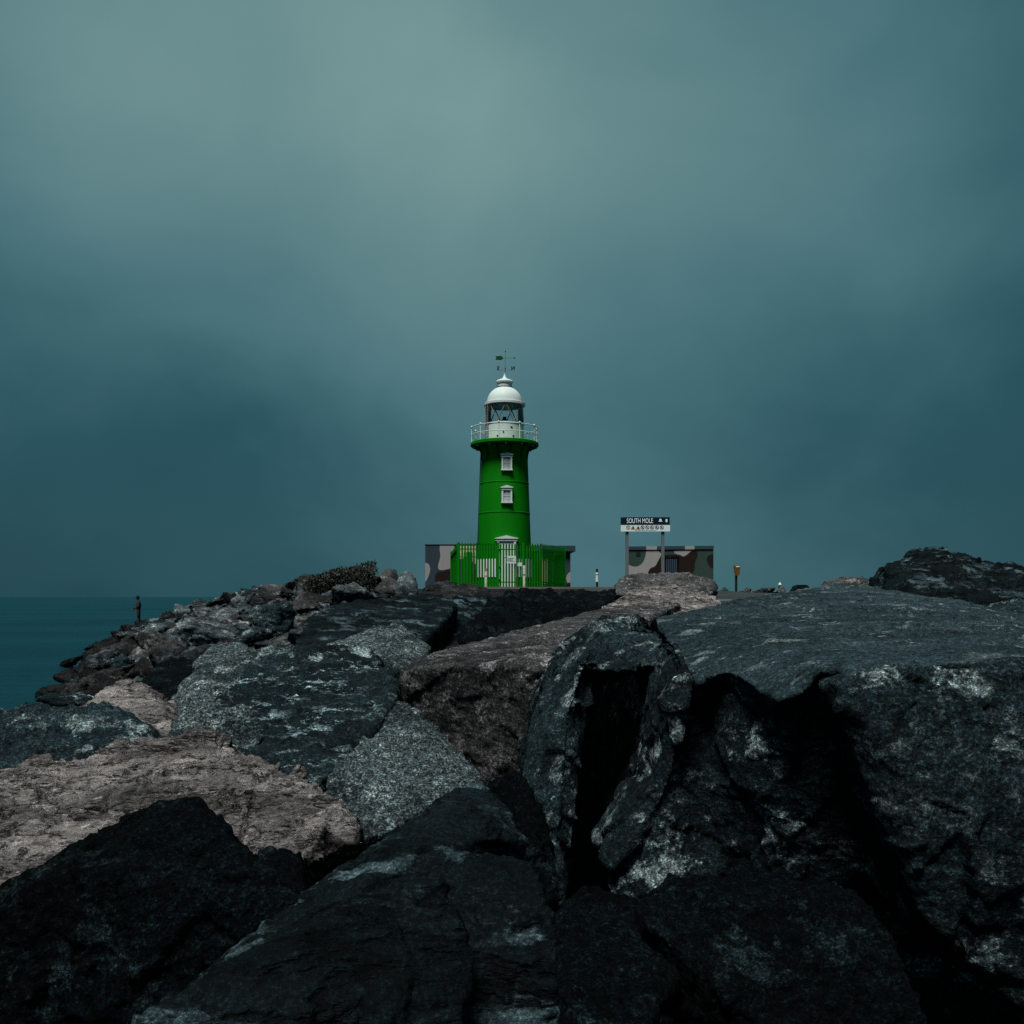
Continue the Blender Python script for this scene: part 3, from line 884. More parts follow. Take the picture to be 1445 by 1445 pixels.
vent = L('roof_vent', bm, M['white'], True, dome)
bm = bmesh.new(); ring_tube(bm, 11.5 * K, lz(547.4), .035, 40); L('vent_ring', bm, M['dark_metal'], True, dome)
# ladder beside the lantern
bm = bmesh.new()
for ang in (-math.pi + .38, -math.pi + .62):
    c_ = Vector((28.6 * K * math.cos(ang), 28.6 * K * math.sin(ang), 0))
    tube(bm, [c_ + Vector((0, 0, zd)), c_ + Vector((0, 0, lz(570)))], .022, n=6)
for i in range(12):
    z = zd + .12 + i * .165
    tube(bm, [(28.6 * K * math.cos(a), 28.6 * K * math.sin(a), z) for a in (-math.pi + .38, -math.pi + .62)], .014, n=5)
L('ladder', bm, M['steel'])
# weather vane
vn = None
bm = bmesh.new(); tube(bm, [(.02, 0, lz(529)), (.05, 0, lz(492))], .013, .007, 6)
bmesh.ops.create_uvsphere(bm, u_segments=8, v_segments=6, radius=.035, matrix=Matrix.Translation((.05, 0, lz(496))))
bmesh.ops.create_uvsphere(bm, u_segments=8, v_segments=6, radius=.04, matrix=Matrix.Translation((.04, 0, lz(520))))
vane = L('weather_vane', bm, M['dark_metal'])
bm = bmesh.new()
x0, x1, zc = -13 * K, -1.5 * K, lz(505.2)
sh = [(x0, -.10), (x0 + .06, 0), (x0, .10), (x1 - .12, .12), (x1, 0), (x1 - .12, -.12)]
vs = [[bm.verts.new((x, s, zc + z)) for x, z in sh] for s in (-.012, .012)]
bm.faces.new(vs[0]); bm.faces.new(vs[1][::-1])
for i in range(6):
    j = (i + 1) % 6; bm.faces.new((vs[0][i], vs[0][j], vs[1][j], vs[1][i]))
L('vane_arrow', bm, M['vane'], False, vane)
bm = bmesh.new(); tube(bm, [(-1.6 * K, 0, zc), (14.5 * K, 0, zc)], .010, n=6)
tube(bm, [(13.2 * K, 0, zc), (14 * K, 0, zc), (15.5 * K, 0, zc)], .07, .005, n=8)
L('arrow_tip', bm, M['dark_metal'], True, vane)
bm = bmesh.new(); tube(bm, [(-10 * K, 0, lz(522.6)), (13 * K, 0, lz(522.6))], .006, n=5); tube(bm, [(.04, -.45, lz(522.6)), (.04, .45, lz(522.6))], .006, n=5)
L('compass_arm', bm, M['dark_metal'], True, vane)


def text_mesh(name, body, size, mat, parent, loc, sx=1.0, rot=(R(90), 0, 0), ext=.004, align='CENTER', bold=0.0):
    cu = bpy.data.curves.new(name, 'FONT'); cu.body = body; cu.size = size; cu.align_x = align; cu.align_y = 'CENTER'
    cu.extrude = ext; cu.offset = bold
    t = bpy.data.objects.new('tmp', cu); col.objects.link(t)
    bpy.context.view_layer.update()
    me = bpy.data.meshes.new_from_object(t.evaluated_get(bpy.context.evaluated_depsgraph_get()))
    bpy.data.objects.remove(t)
    me.name = name; me.materials.clear(); me.materials.append(mat)
    o = bpy.data.objects.new(name, me); col.objects.link(o); o.parent = parent
    o.location = loc; o.rotation_euler = rot; o.scale = (sx, 1, 1)
    return o


# the letters are read from their far side: mirrored from here
text_mesh('letter_south', 'S', .30, M['dark_metal'], vane, (-9 * K, 0, lz(519.8)), .95, (R(90), 0, R(180)), .01, bold=.012)
text_mesh('letter_north', 'N', .30, M['dark_metal'], vane, (12 * K, 0, lz(519.8)), .95, (R(90), 0, R(180)), .01, bold=.012)


# windows and door face the camera
def opening(name, u, v0, v1, w_in, pane_mat, door=False):
    zc0, zc1 = lz(v1), lz(v0)
    x = (u - 712) * K
    rr = hw(v1)
    yf = -math.sqrt(max(.01, rr * rr - (abs(x) + w_in / 2) ** 2))   # plane near the shell front
    yo = -rr - .11
    t = .09 if not door else .12
    bm = bmesh.new()
    box(bm, x - w_in / 2 - t, x - w_in / 2, yo, yf + .25, zc0, zc1 - .12)
    box(bm, x + w_in / 2, x + w_in / 2 + t, yo, yf + .25, zc0, zc1 - .12)
    if not door:
        box(bm, x - w_in / 2 - t - .03, x + w_in / 2 + t + .03, yo - .04, yf + .2, zc0 - .07, zc0 - .002)
    hh = .12 if not door else .16
    hx = w_in / 2 + t + (.035 if not door else .10)
    box(bm, x - hx + .02, x + hx - .02, yo - .02, yf + .25, zc1 - .12 + .002, zc1)
    # pediment
    tri = [(x - hx - .02, zc1 + .002), (x + hx + .02, zc1 + .002), (x + hx + .02, zc1 + .035), (x, zc1 + hh + .03), (x - hx - .02, zc1 + .035)]
    vs = [[bm.verts.new((px, yy_, pz)) for px, pz in tri] for yy_ in (yo - .06, yf + .25)]
    bm.faces.new(vs[0]); bm.faces.new(vs[1][::-1])
    for i in range(5):
        j = (i + 1) % 5; bm.faces.new((vs[0][i], vs[0][j], vs[1][j], vs[1][i]))
    par = L('door' if door else 'window', bm, M['white'], False)
    bm = bmesh.new()
    box(bm, x - w_in / 2 + .002, x + w_in / 2 - .002, yo + .05, yf + .2, zc0 + .002, zc1 - .125)
    L('door_leaf' if door else 'pane', bm, pane_mat, False, par)
    if not door:
        bm = bmesh.new()
        box(bm, x - .012, x + .012, yo + .035, yo + .048, zc0 + .003, zc1 - .125); box(bm, x - w_in / 2 + .003, x + w_in / 2 - .003, yo + .037, yo + .0475, (zc0 + zc1) / 2 - .07, (zc0 + zc1) / 2 - .045)
        L('glazing_sash', bm, M['off_white'], False, par)
    else:
        bm = bmesh.new()
        tube(bm, [(x + .3, yo + .0, 1.05), (x + .3, yo + .035, 1.05)], .035, n=8); L('handle', bm, M['dark_metal'], False, par)
    return par


opening('window', 715.5, 647.6, 667, .40, M['pane'])
opening('window', 715.5, 693, 712, .40, M['pane'])
opening('door', 715, 763, 829, .80, M['white'], True)
# lightning strip / cable on the left side of the tower
bm = bmesh.new()
a = math.pi + .22
tube(bm, [(math.cos(a) * (hw(v) + .06), math.sin(a) * (hw(v) + .06), lz(v)) for v in (800, 740, 700, 660, 640)], .03, n=6)
L('conduit', bm, M['green_dark'])

# ------------------------------------------------------------------ palisade fence
FH = 2.30


def fpt(u, y): return Vector(((u - 722.5) / F * y, y, BASE - .02))


A_, B_, C_, D_ = fpt(646, 45.0), fpt(764, 46.0), fpt(797, 49.0), fpt(636.5, 54.0)
E_ = Vector((C_.x - .3, 54.5, C_.z))
GA = A_.lerp(B_, (702 - 646) / 118.0); GB = A_.lerp(B_, (738 - 646) / 118.0)


def palisade(a, b, root, panel_name='palisade', pitch=.148, z_in=0.0):
    d = (b - a); ln = Vector((d.x, d.y, 0)).length; ang = math.atan2(d.y, d.x)
    n = max(2, round(ln / pitch)); p = ln / n
    rot = Matrix.Rotation(ang, 3, 'Z'); base = a - Vector(root.location)
    bm = bmesh.new(); rr = random.Random(int(ln * 1000))
    for k in range(n):
        x = p * (k + .5); w = .045
        h = FH + rr.uniform(-.02, .02)
        # folded W-section pale with a splayed pointed head
        pro = [(-w, .0), (-w * .35, -.022), (w * .35, -.022), (w, .0)]
        lo = [bm.verts.new(base + rot @ Vector((x + px, py, .06))) for px, py in pro]
        hi = [bm.verts.new(base + rot @ Vector((x + px, py, h - .09))) for px, py in pro]
        tp = [bm.verts.new(base + rot @ Vector((x + px * .35, py - .03, h))) for px, py in pro]
        for A, B in ((lo, hi), (hi, tp)):
            for i in range(3): bm.faces.new((A[i], A[i + 1], B[i + 1], B[i]))
    for z in (.28, FH - .34):
        vs = box(bm, 0.03, ln - .03, .004, .045, z, z + .055)
        for v in vs: v.co = base + rot @ v.co
    o = mesh_obj(panel_name, bm, M['fence_green'], root)
    return o


def post(bm, p, root, h=FH + .02, w=.05):
    q = p - Vector(root.location)
    box(bm, q.x - w, q.x + w, q.y - w + .02, q.y + w + .02, q.z - .05, q.z + h)


fn = empty('palisade_fence', A_, 'green steel palisade fence around the foot of the lighthouse', 'fence')
for a, b in ((A_, GA), (GB, B_), (B_, C_), (C_, E_), (A_, D_), (D_, E_)):
    palisade(a, b, fn)
for p in (A_, B_, C_, D_, E_):
    bm = bmesh.new(); post(bm, p + Vector((0, .06, 0)), fn); mesh_obj('fence_post', fix(bm), M['fence_green'], fn)
gt = empty('palisade_gate', GA, 'green palisade gate in the fence before the lighthouse door', 'gate')
palisade(GA + Vector((.06, 0, 0)), GB - Vector((.06, 0, 0)), gt, 'gate_leaf')
for p in (GA, GB):
    bm = bmesh.new(); post(bm, p, gt, FH + .05, .06); mesh_obj('gate_post', fix(bm), M['fence_green'], gt)
bm = bmesh.new(); q = GB - GA; box(bm, q.x - .3, q.x - .06, q.y - .09, q.y - .03, 1.13, 1.32)
mesh_obj('lock_box', fix(bm), M['white'], gt)
bm = bmesh.new()
for z in (.35, 1.0, 1.9): box(bm, .04, .12, -.07, -.03, z, z + .1)
mesh_obj('hinge', fix(bm), M['dark_metal'], gt)
# notice on the gate
sg = empty('notice_board', GA.lerp(GB, .47) + Vector((0, -.05, 1.30)), 'small white notice fixed to the green gate', 'sign')
bm = bmesh.new(); box(bm, -.31, .31, -.012, 0, -.03, .36); mesh_obj('notice_plate', fix(bm), M['white'], sg)
M['ink'] = paint('grey_print', (.06, .07, .08), .6, .2, 8)
for (x, z, w, h) in ((-.2, .27, .14, .035), (.05, .22, .3, .03), (-.02, .15, .3, .025), (.08, .09, .36, .02)):
    bm = bmesh.new(); box(bm, x - w / 2, x + w / 2, -.017, -.0125, z - h / 2, z + h / 2); mesh_obj('printed_line', fix(bm), M['ink'], sg)


# white stakes in front of the fence
M['stake'] = paint('weathered_white_stake', (.60, .58, .52), .7, .6, 5, dirt=(.10, .05, .03))


def stake(u, v0, v1, y, label, cap):
    p = P(u, v1, y); h = (v1 - v0) / F * y
    t = empty('marker_post', p, label, 'post', 'white marker posts before the fence')
    bm = bmesh.new(); box(bm, -.055, .055, -.055, .055, -.2, h * .86)
    bmesh.ops.bevel(bm, geom=bm.edges[:], offset=.012, segments=1)
    mesh_obj('shaft', fix(bm), M['stake'], t)
    bm = bmesh.new(); box(bm, -.062, .062, -.062, .062, h * .86 + .003, h)
    bmesh.ops.bevel(bm, geom=bm.edges[:], offset=.02, segments=1)
    mesh_obj('cap', fix(bm), M[cap], t)
    bm = bmesh.new(); box(bm, -.06, .06, -.06, .06, h * .58, h * .62); mesh_obj('band', fix(bm), M['dark_metal'], t)


M['rusty'] = paint('rusted_cap', (.25, .16, .10), .8, .6, 8)
stake(685.5, 802, 829, 43.6, 'white marker post before the fence, left of the gate', 'rusty')
stake(739.5, 798, 831, 43.2, 'white marker post stained brown, right of the gate', 'stake')
# striped bollard on the right
p = P(842.5, 832, 43); t = empty('striped_bollard', p, 'black and white banded bollard standing alone right of the fence', 'bollard')
hh = 29 / F * 43
for (z0, z1, m, nm, r_) in ((-.1, .38 * hh, 'dark_metal', 'shaft', .055), (.381 * hh, .70 * hh, 'white', 'white_band', .075), (.701 * hh, .74 * hh, 'dark_metal', 'dark_band', .07),
                            (.741 * hh, .84 * hh, 'white', 'white_band', .075), (.841 * hh, hh, 'dark_metal', 'cap', .06)):
    bm = bmesh.new(); tube(bm, [(0, 0, z0), (0, 0, z1)], r_, r_ * .95, 12); mesh_obj(nm, fix(bm), M[m], t)

# ------------------------------------------------------------------ camouflaged bunkers
CAM = [paint('camo_blue_grey', (.026, .046, .060), .8, .3, 1.5, bump=.2), paint('camo_pinkish_grey', (.27, .265, .26), .8, .2, 1.5, bump=.2),
       paint('camo_brown', (.013, .007, .005), .8, .3, 1.5, bump=.2), paint('camo_green', (.026, .052, .043), .8, .3, 1.5, bump=.2),
       paint('camo_cream', (.50, .46, .33), .8, .25, 1.5, bump=.2)]


def smooth_poly(pts, it=2):
    for _ in range(it):
        q = []
        for i in range(len(pts)):
            a, b = Vector(pts[i]), Vector(pts[(i + 1) % len(pts)])
            q += [a.lerp(b, .25), a.lerp(b, .75)]
        pts = q
    return pts


def clip_rect(pts, x0, x1, z0, z1):
    for ax, lim, sgn in ((0, x0, 1), (0, x1, -1), (1, z0, 1), (1, z1, -1)):
        out = []
        for i in range(len(pts)):
            a, b = pts[i], pts[(i + 1) % len(pts)]
            ia, ib = (a[ax] - lim) * sgn >= 0, (b[ax] - lim) * sgn >= 0
            if ia: out.append(a)
            if ia != ib: out.append(a.lerp(b, (lim - a[ax]) / (b[ax] - a[ax])))
        pts = out
        if len(pts) < 3: return []
    return pts


def bunker_wall(w, dep, h, patches, root, name='wall', base=0, x0=0.0):
    """box wall whose front (y = 0, facing -y) carries painted patches: (material, [(fx, fz)...])"""
    bm = bmesh.new(); box(bm, x0, x0 + w, 0, dep, -.3, h, base)
    off = -.003
    for mi, pts in patches:
        pp = clip_rect(smooth_poly([Vector((x0 + a * w, c * h)) for a, c in pts]), x0 + .001, x0 + w - .001, 0, h - .001)
        if len(pp) >= 3:
            f = bm.faces.new([bm.verts.new((q[0], off, q[1])) for q in pp]); f.material_index = mi
            f.normal_update()
            if f.normal.y > 0: f.normal_flip()
            off -= .0015
    bm.normal_update()
    return mesh_obj(name, bm, CAM, root)


YB = 57.0
p0 = P(600, 0, YB); gz = .44
b1 = empty('bunker', (p0.x, YB, gz), 'low camouflage-painted bunker behind the lighthouse and green fence', 'bunker', rz=R(2))
H1 = (HV - 769) / F * YB - gz
W1 = (700 - 600) / F * YB
bunker_wall(W1, 4.5, H1, [
    (1, [(-.1, .55), (.03, .62), (.075, .5), (.06, .35), (.02, .2), (-.1, .0)]),
    (1, [(.215, 1.1), (.20, .9), (.22, .75), (.17, .5), (.21, .42), (.42, .5), (.42, 1.1)]),
    (2, [(.13, .30), (.18, .42), (.25, .40), (.30, .45), (.42, .45), (.42, .0), (.18, .02), (.15, .15)]),
    (4, [(.42, 1.1), (.42, .6), (.5, .62), (.6, .8), (.7, .55), (1.0, .4), (1.1, 1.1)]),
    (3, [(.42, .62), (.5, .7), (.6, .72), (.68, .45), (.66, -.1), (.42, -.1)]),
    (2, [(.66, .45), (.8, .5), (1.1, .3), (1.1, -.1), (.62, -.1)])], b1, base=0)
W2 = (805.5 - 700) / F * YB
H2 = (HV - 780) / F * (YB + 2) - gz
bunker_wall(W2, 4.2, H2, [
    (1, [(-.1, .9), (.3, .9), (.52, 1.1), (-.1, 1.1)]),
    (3, [(.2, .8), (.4, 1.0), (.56, .8), (.60, .4), (.5, .1), (.2, -.1), (-.1, -.1), (-.1, .8)]),
    (4, [(.52, .95), (.64, 1.1), (.72, .9), (.70, .5), (.72, .2), (.60, .05), (.55, .35), (.60, .6)]),
    (1, [(.93, .33), (1.0, .5), (1.1, .5), (1.1, .1), (.97, .12)]),
    (2, [(.93, .1), (.97, .2), (1.1, .2), (1.1, -.1), (.9, -.1)])], b1, base=0, x0=W1 + .003)
bm = bmesh.new(); box(bm, W1 + .004, W1 + W2 + .30, -.28, 4.5, H2 + .002, H2 + .36); bmesh.ops.bevel(bm, geom=bm.edges[:], offset=.02, segments=1)
mesh_obj('roof_slab', fix(bm), CAM[0], b1)
bm = bmesh.new(); box(bm, -.03, W1 - .002, -.03, 4.53, H1 + .002, H1 + .05); mesh_obj('parapet', fix(bm), CAM[0], b1)

YB2 = 58.0
p1 = P(886.5, 0, YB2)
b2 = empty('bunker', (p1.x, YB2, .2), 'camouflage-painted bunker with barred dark door behind the name sign', 'bunker', rz=R(-9))
W = (1004 - 886.5) / F * YB2; H = (HV - 776) / F * YB2 - .2
PX = lambda mi, pts: (mi, [((u - 886.5) / 117.5, ((HV - v) / F * YB2 - .2) / H) for u, v in pts])
bunker_wall(W, 4.0, H, [
    PX(1, [(878, 796), (887, 796.5), (891, 799), (897, 800), (902, 798.5), (907, 794.5), (910, 787), (911.5, 780), (911.5, 770), (926, 770), (927, 777), (934, 782.5), (931, 786),
           (927, 794), (924, 799.5), (917.5, 801.5), (914.5, 806), (913, 815), (913, 850), (870, 850), (870, 800)]),
    PX(2, [(913.6, 850), (913.6, 815), (915, 806), (918, 802.2), (924.5, 800.2), (927.5, 794.5), (931.5, 786.5), (934.5, 783), (957, 783), (963, 787), (969, 783), (973, 779), (978, 777), (982.6, 780),
           (982.6, 786), (978.6, 793), (978.6, 803), (975, 811), (960, 850)]),
    PX(1, [(949.5, 780), (952, 777.5), (960, 777.5), (966, 776), (970, 765), (979, 765), (978.5, 776.5), (973, 778.5), (968.5, 783), (963, 786.4), (959.5, 784), (953, 782.5)]),
    PX(2, [(994, 790), (997, 784.5), (1001, 783), (1008, 783), (1008, 801), (1001, 803), (997.5, 798)])], b2, base=3)
H3 = (HV - 771.2) / F * YB2 - .2
bm = bmesh.new(); box(bm, -.02, W + .02, -.06, 4.06, H + .002, H3)
offs = -.0635
for mi, a, c in ((0, -.02, .215 * W), (1, .215 * W, .34 * W), (0, .34 * W, .67 * W), (1, .67 * W, .78 * W)):
    f = bm.faces.new([bm.verts.new(q) for q in ((a, offs, H + .004), (c, offs, H + .004), (c, offs, H3 - .002), (a, offs, H3 - .002))]); f.material_index = mi
for f in bm.faces:
    if abs(f.calc_center_median().y + .06) < .002: f.material_index = 3
mesh_obj('roof_slab', bm, CAM, b2)
u0, u1 = (938.5 - 886.5) / F * YB2, (954.5 - 886.5) / F * YB2
z1 = (HV - 788) / F * YB2 - .2
bm = bmesh.new(); t = .10
box(bm, u0 - t, u0, -.05, .0, .0, z1 + t); box(bm, u1, u1 + t, -.05, .0, .0, z1 + t); box(bm, u0 + .001, u1 - .001, -.05, .0, z1, z1 + t - .002)
dr = mesh_obj('door', fix(bm), M['black'], b2)
bm = bmesh.new(); box(bm, u0 + .002, u1 - .002, -.018, -.008, .002, z1 - .002); mesh_obj('door_leaf', fix(bm), paint('blue_black_door', (.012, .02, .035), .5, .3, 3), dr)
bm = bmesh.new()
for k in range(6):
    x = u0 + (k + .5) * (u1 - u0) / 6; box(bm, x - .018, x + .018, -.045, -.020, .05, z1 - .05)
mesh_obj('door_bars', fix(bm), paint('door_bar_paint', (.05, .075, .10), .5, .3, 4), dr)
bm = bmesh.new(); x = (900.5 - 886.5) / F * YB2; z = (HV - 781.5) / F * YB2 - .2
box(bm, x - .14, x + .14, -.03, .002, z - .14, z + .14)
mesh_obj('vent', fix(bm), M['dark_metal'], b2)

# ------------------------------------------------------------------ name sign
YS = 38.0
s0 = P(910.3, 0, YS)
gs = -.05
sn = empty('name_sign', (s0.x, YS, gs), 'navy and white SOUTH MOLE name board on two grey posts', 'sign', rz=R(-1.0))
M['navy'] = paint('navy_sign', (.004, .012, .028), .4, .2, 3)
M['sign_white'] = paint('white_sign', (.62, .74, .72), .4, .15, 3)
M['lettering'] = paint('white_lettering', (.80, .90, .90), .5, .1, 3)
M['galv'] = paint('galvanised_post', (.12, .132, .14), .45, .3, 4)
ks = YS / F


def sx(u): return (u - 910.3) * ks


def sz(v): return (HV - v) * ks - gs


bm = bmesh.new(); box(bm, sx(876), sx(944.8), -.03, .03, sz(740.9), sz(730)); mesh_obj('name_panel', fix(bm), M['navy'], sn)
bm = bmesh.new(); box(bm, sx(876), sx(945.2), -.031, .03, sz(750), sz(740.98)); sp_ = mesh_obj('symbol_panel', fix(bm), M['sign_white'], sn)
for u in (885.2, 935.6):
    bm = bmesh.new(); box(bm, sx(u) - .065, sx(u) + .065, .031, .13, -.4, sz(731)); bmesh.ops.bevel(bm, geom=bm.edges[:], offset=.012, segments=1)
    mesh_obj('post', fix(bm), M['galv'], sn)
text_mesh('lettering', 'SOUTH MOLE', .285, M['lettering'], sn, (sx(902.8), -.032, sz(735.3)), .64, bold=.0)
# emblems on the right of the name panel
bm = bmesh.new()
tube(bm, [(sx(931.7), -.031, sz(733.8)), (sx(931.7), -.036, sz(733.8))], .05, n=10)
box(bm, sx(929), sx(934.6), -.036, -.031, sz(736.2), sz(735.5)); box(bm, sx(930), sx(933.6), -.036, -.031, sz(735.4), sz(734.8))
mesh_obj('emblem', fix(bm), M['lettering'], sn)
bm = bmesh.new()
for v in (732.8, 734.1, 735.4): box(bm, sx(938.9), sx(941.6), -.036, -.031, sz(v) - .03, sz(v) + .003)
box(bm, sx(939.7), sx(941.0), -.036, -.031, sz(737.2), sz(736.5))
mesh_obj('crest', fix(bm), M['lettering'], sn)
M['sign_black'] = paint('black_symbol', (.012, .012, .014), .5, .1, 3)
M['sign_red'] = paint('dark_red_ring', (.09, .02, .02), .5, .1, 3)
M['sign_amber'] = paint('amber_triangle', (.42, .17, .012), .5, .1, 3)
M['sign_blue'] = paint('blue_symbol', (.01, .03, .08), .5, .1, 3)


def disc_ring(bm, x, z, r0, r1, y0, n=24):
    A = [[bm.verts.new((x + r * math.cos(2 * math.pi * k / n), y0, z + r * math.sin(2 * math.pi * k / n))) for k in range(n)] for r in (r0, r1)]
    for k in range(n):
        bm.faces.new((A[0][k], A[0][(k + 1) % n], A[1][(k + 1) % n], A[1][k]))


vc = 744.4
for i, u in enumerate((886.4, 906.6, 913.2, 919.9, 926.8, 933.6)):
    bm = bmesh.new(); disc_ring(bm, sx(u), sz(vc), .062, .085, -.035)
    if i:
        rot = Matrix.Rotation(R(45), 3, 'Y')
        vs = box(bm, -.066, .066, -.0362, -.0352, -.010, .010)
        for q in vs: q.co = (rot @ Vector((q.co.x, 0, q.co.z))) + Vector((sx(u), q.co.y, sz(vc)))
    mesh_obj('prohibition_ring' if i else 'sign_ring', bm, M['sign_black'] if i != 2 else M['sign_red'], sp_)
    bm = bmesh.new(); w = (.022, .03, .022, .028, .034, .026)[i]
    box(bm, sx(u) - w * 1.1, sx(u) + w * .9, -.0345, -.0320, sz(vc) - .035, sz(vc) + .005)
    tube(bm, [(sx(u) - .01, -.0345, sz(vc) + .022), (sx(u) - .01, -.032, sz(vc) + .022)], .016, n=8)
    mesh_obj('pictogram', fix(bm), M['sign_blue'] if i == 0 else M['sign_black'], sp_)
for u in (893.2, 900.4):
    for nm, s, y0, mk in (('triangle_edge', .098, -.0335, 'sign_black'), ('warning_triangle', .078, -.0345, 'sign_amber')):
        bm = bmesh.new(); bm.faces.new([bm.verts.new((sx(u) + s * a, y0, sz(vc) - .012 + s * c)) for a, c in ((-1, -.75), (1, -.75), (0, .95))]); mesh_obj(nm, bm, M[mk], sp_)
    bm = bmesh.new(); box(bm, sx(u) - .012, sx(u) + .03, -.0365, -.0355, sz(vc) - .06, sz(vc) + .02); mesh_obj('pictogram', fix(bm), M['sign_black'], sp_)
bm = bmesh.new(); x = sx(896)
while x < sx(924):
    w = .02 + (x * 37 % 1) * .05; box(bm, x, x + w, -.0345, -.0322, sz(748.9), sz(748.2)); x += w + .018
mesh_obj('small_print', fix(bm), M['ink'], sp_)

# yellow box on a post
YY = 40.0
p = P(1038.8, 837.5, YY)
yb = empty('dispenser_post', p, 'yellow box with white top on a black post beside the road', 'box on post')
kk = YY / F
bm = bmesh.new(); box(bm, -.045, .045, -.045, .045, -.3, 26 * kk); mesh_obj('post', fix(bm), M['dark_metal'], yb)
bm = bmesh.new()
prf = [(-.08, 0), (.10, 0), (.135, .18), (.13, 11.0 * kk), (-.13, 11.0 * kk), (-.115, .2)]
vs = [[bm.verts.new((x + .01, yv, 25.5 * kk + z)) for x, z in prf] for yv in (-.13, -.048)]
bm.faces.new(vs[0]); bm.faces.new(vs[1][::-1])
for i in range(6):
    j = (i + 1) % 6; bm.faces.new((vs[0][i], vs[0][j], vs[1][j], vs[1][i]))
mesh_obj('box', fix(bm), paint('yellow_box', (.13, .058, .010), .5, .3, 4), yb)
bm = bmesh.new(); box(bm, -.13, .15, -.14, -.04, 36.6 * kk, 40 * kk); bmesh.ops.bevel(bm, geom=bm.edges[:], offset=.03, segments=2)
cp = mesh_obj('lid', fix(bm), paint('yellow_lid', (.13, .06, .014), .5, .3, 4), yb)
bm = bmesh.new(); box(bm, -.05, .12, -.146, -.1405, 37.0 * kk, 38.8 * kk); mesh_obj('white_panel', fix(bm), M['white'], cp)
# small white beacon beyond the road
YW = 90.0
p = P(1100.5, 833.5, YW); kk = YW / F
bc = empty('beacon', p, 'tiny white beacon with dark middle on the skyline rocks', 'beacon')
bm = bmesh.new(); lathe(bm, [(4 * kk, -3.0), (3.4 * kk, 0), (2.6 * kk, 1 * kk), (2.5 * kk, 5 * kk), (2.2 * kk, 5.4 * kk)], 16); mesh_obj('base', fix(bm), M['white'], bc)
bm = bmesh.new(); lathe(bm, [(1.9 * kk, 5.2 * kk), (1.9 * kk, 7.8 * kk)], 12); mesh_obj('lantern', fix(bm), M['dark_metal'], bc)
bm = bmesh.new(); lathe(bm, [(2.4 * kk, 7.8 * kk), (2.2 * kk, 9.2 * kk), (1.2 * kk, 10.4 * kk), (.3 * kk, 11.6 * kk), (.05 * kk, 13 * kk)], 12); mesh_obj('dome', fix(bm), M['white'], bc)

# ------------------------------------------------------------------ shrub
rs = random.Random(5)
ml, nt, b = new_mat('shrub_leaf')
tcn = N(nt, 'ShaderNodeTexCoord'); nn = N(nt, 'ShaderNodeTexNoise', Scale=2.0, Detail=5.0); nt.links.new(tcn.outputs['Object'], nn.inputs[0])
nt.links.new(ramp(nt, nn.outputs[0], [(.3, (.004, .007, .0035)), (.7, (.013, .019, .009))]), b.inputs['Base Color']); b.inputs['Roughness'].default_value = .7
sb = P(484, 826, 26)
shrub = empty('shrub', sb, 'low dark green shrub sprawling on the rocks left of the rounded boulders', 'shrub')
bm = bmesh.new(); bs = bmesh.new()
skyl = lambda u: interp(u, [428, 440, 460, 480, 500, 515, 524, 530], [828, 821, 814, 809, 806, 802, 797, 806])
for _ in range(900):
    u = rs.uniform(432, 528); vt = skyl(u); f = rs.random() ** 1.8
    v = vt + f * (838 - vt) + rs.uniform(-1.5, 1.0)
    c_ = P(u, v, 26 + rs.uniform(-.7, .9)) - sb
    for _k in range(9):
        d = Vector((rs.gauss(0, 1), rs.gauss(0, 1), rs.gauss(0, 1) + .5)).normalized()
        q = c_ + d * rs.uniform(.02, .14)
        s = Vector((rs.gauss(0, 1), rs.gauss(0, 1), rs.gauss(0, 1))).normalized(); s = (s - d * s.dot(d)).normalized()
        l, w = rs.uniform(.05, .10), rs.uniform(.015, .03)
        bm.faces.new([bm.verts.new(x) for x in (q, q + d * l * .5 + s * w, q + d * l, q + d * l * .5 - s * w)])
for _ in range(60):
    u = rs.uniform(440, 526); a = P(u + rs.uniform(-4, 4), 840, 26 + rs.uniform(-.5, .5)) - sb; e = P(u, skyl(u) + 2, 26 + rs.uniform(-.3, .3)) - sb
    tube(bs, [a, a.lerp(e, .5) + Vector((rs.uniform(-.1, .1), 0, 0)), e], .02, .006, 5)
mesh_obj('foliage', bm, ml, shrub); mesh_obj('stems', bs, M['rust'], shrub)

# ------------------------------------------------------------------ angler
pf = P(195.5, 879.5, 58)
mp_, nt, b = new_mat('dark_clothing')
tcn = N(nt, 'ShaderNodeTexCoord'); nn = N(nt, 'ShaderNodeTexNoise', Scale=8.0); nt.links.new(tcn.outputs['Object'], nn.inputs[0])
nt.links.new(ramp(nt, nn.outputs[0], [(.3, (.004, .005, .006)), (.7, (.010, .011, .013))]), b.inputs['Base Color']); b.inputs['Roughness'].default_value = .9
M['cloth'] = mp_
M['skin'] = paint('tanned_skin', (.05, .03, .022), .6, .2, 5)
M['cap'] = paint('dark_cap', (.006, .007, .009), .8, .2, 5)


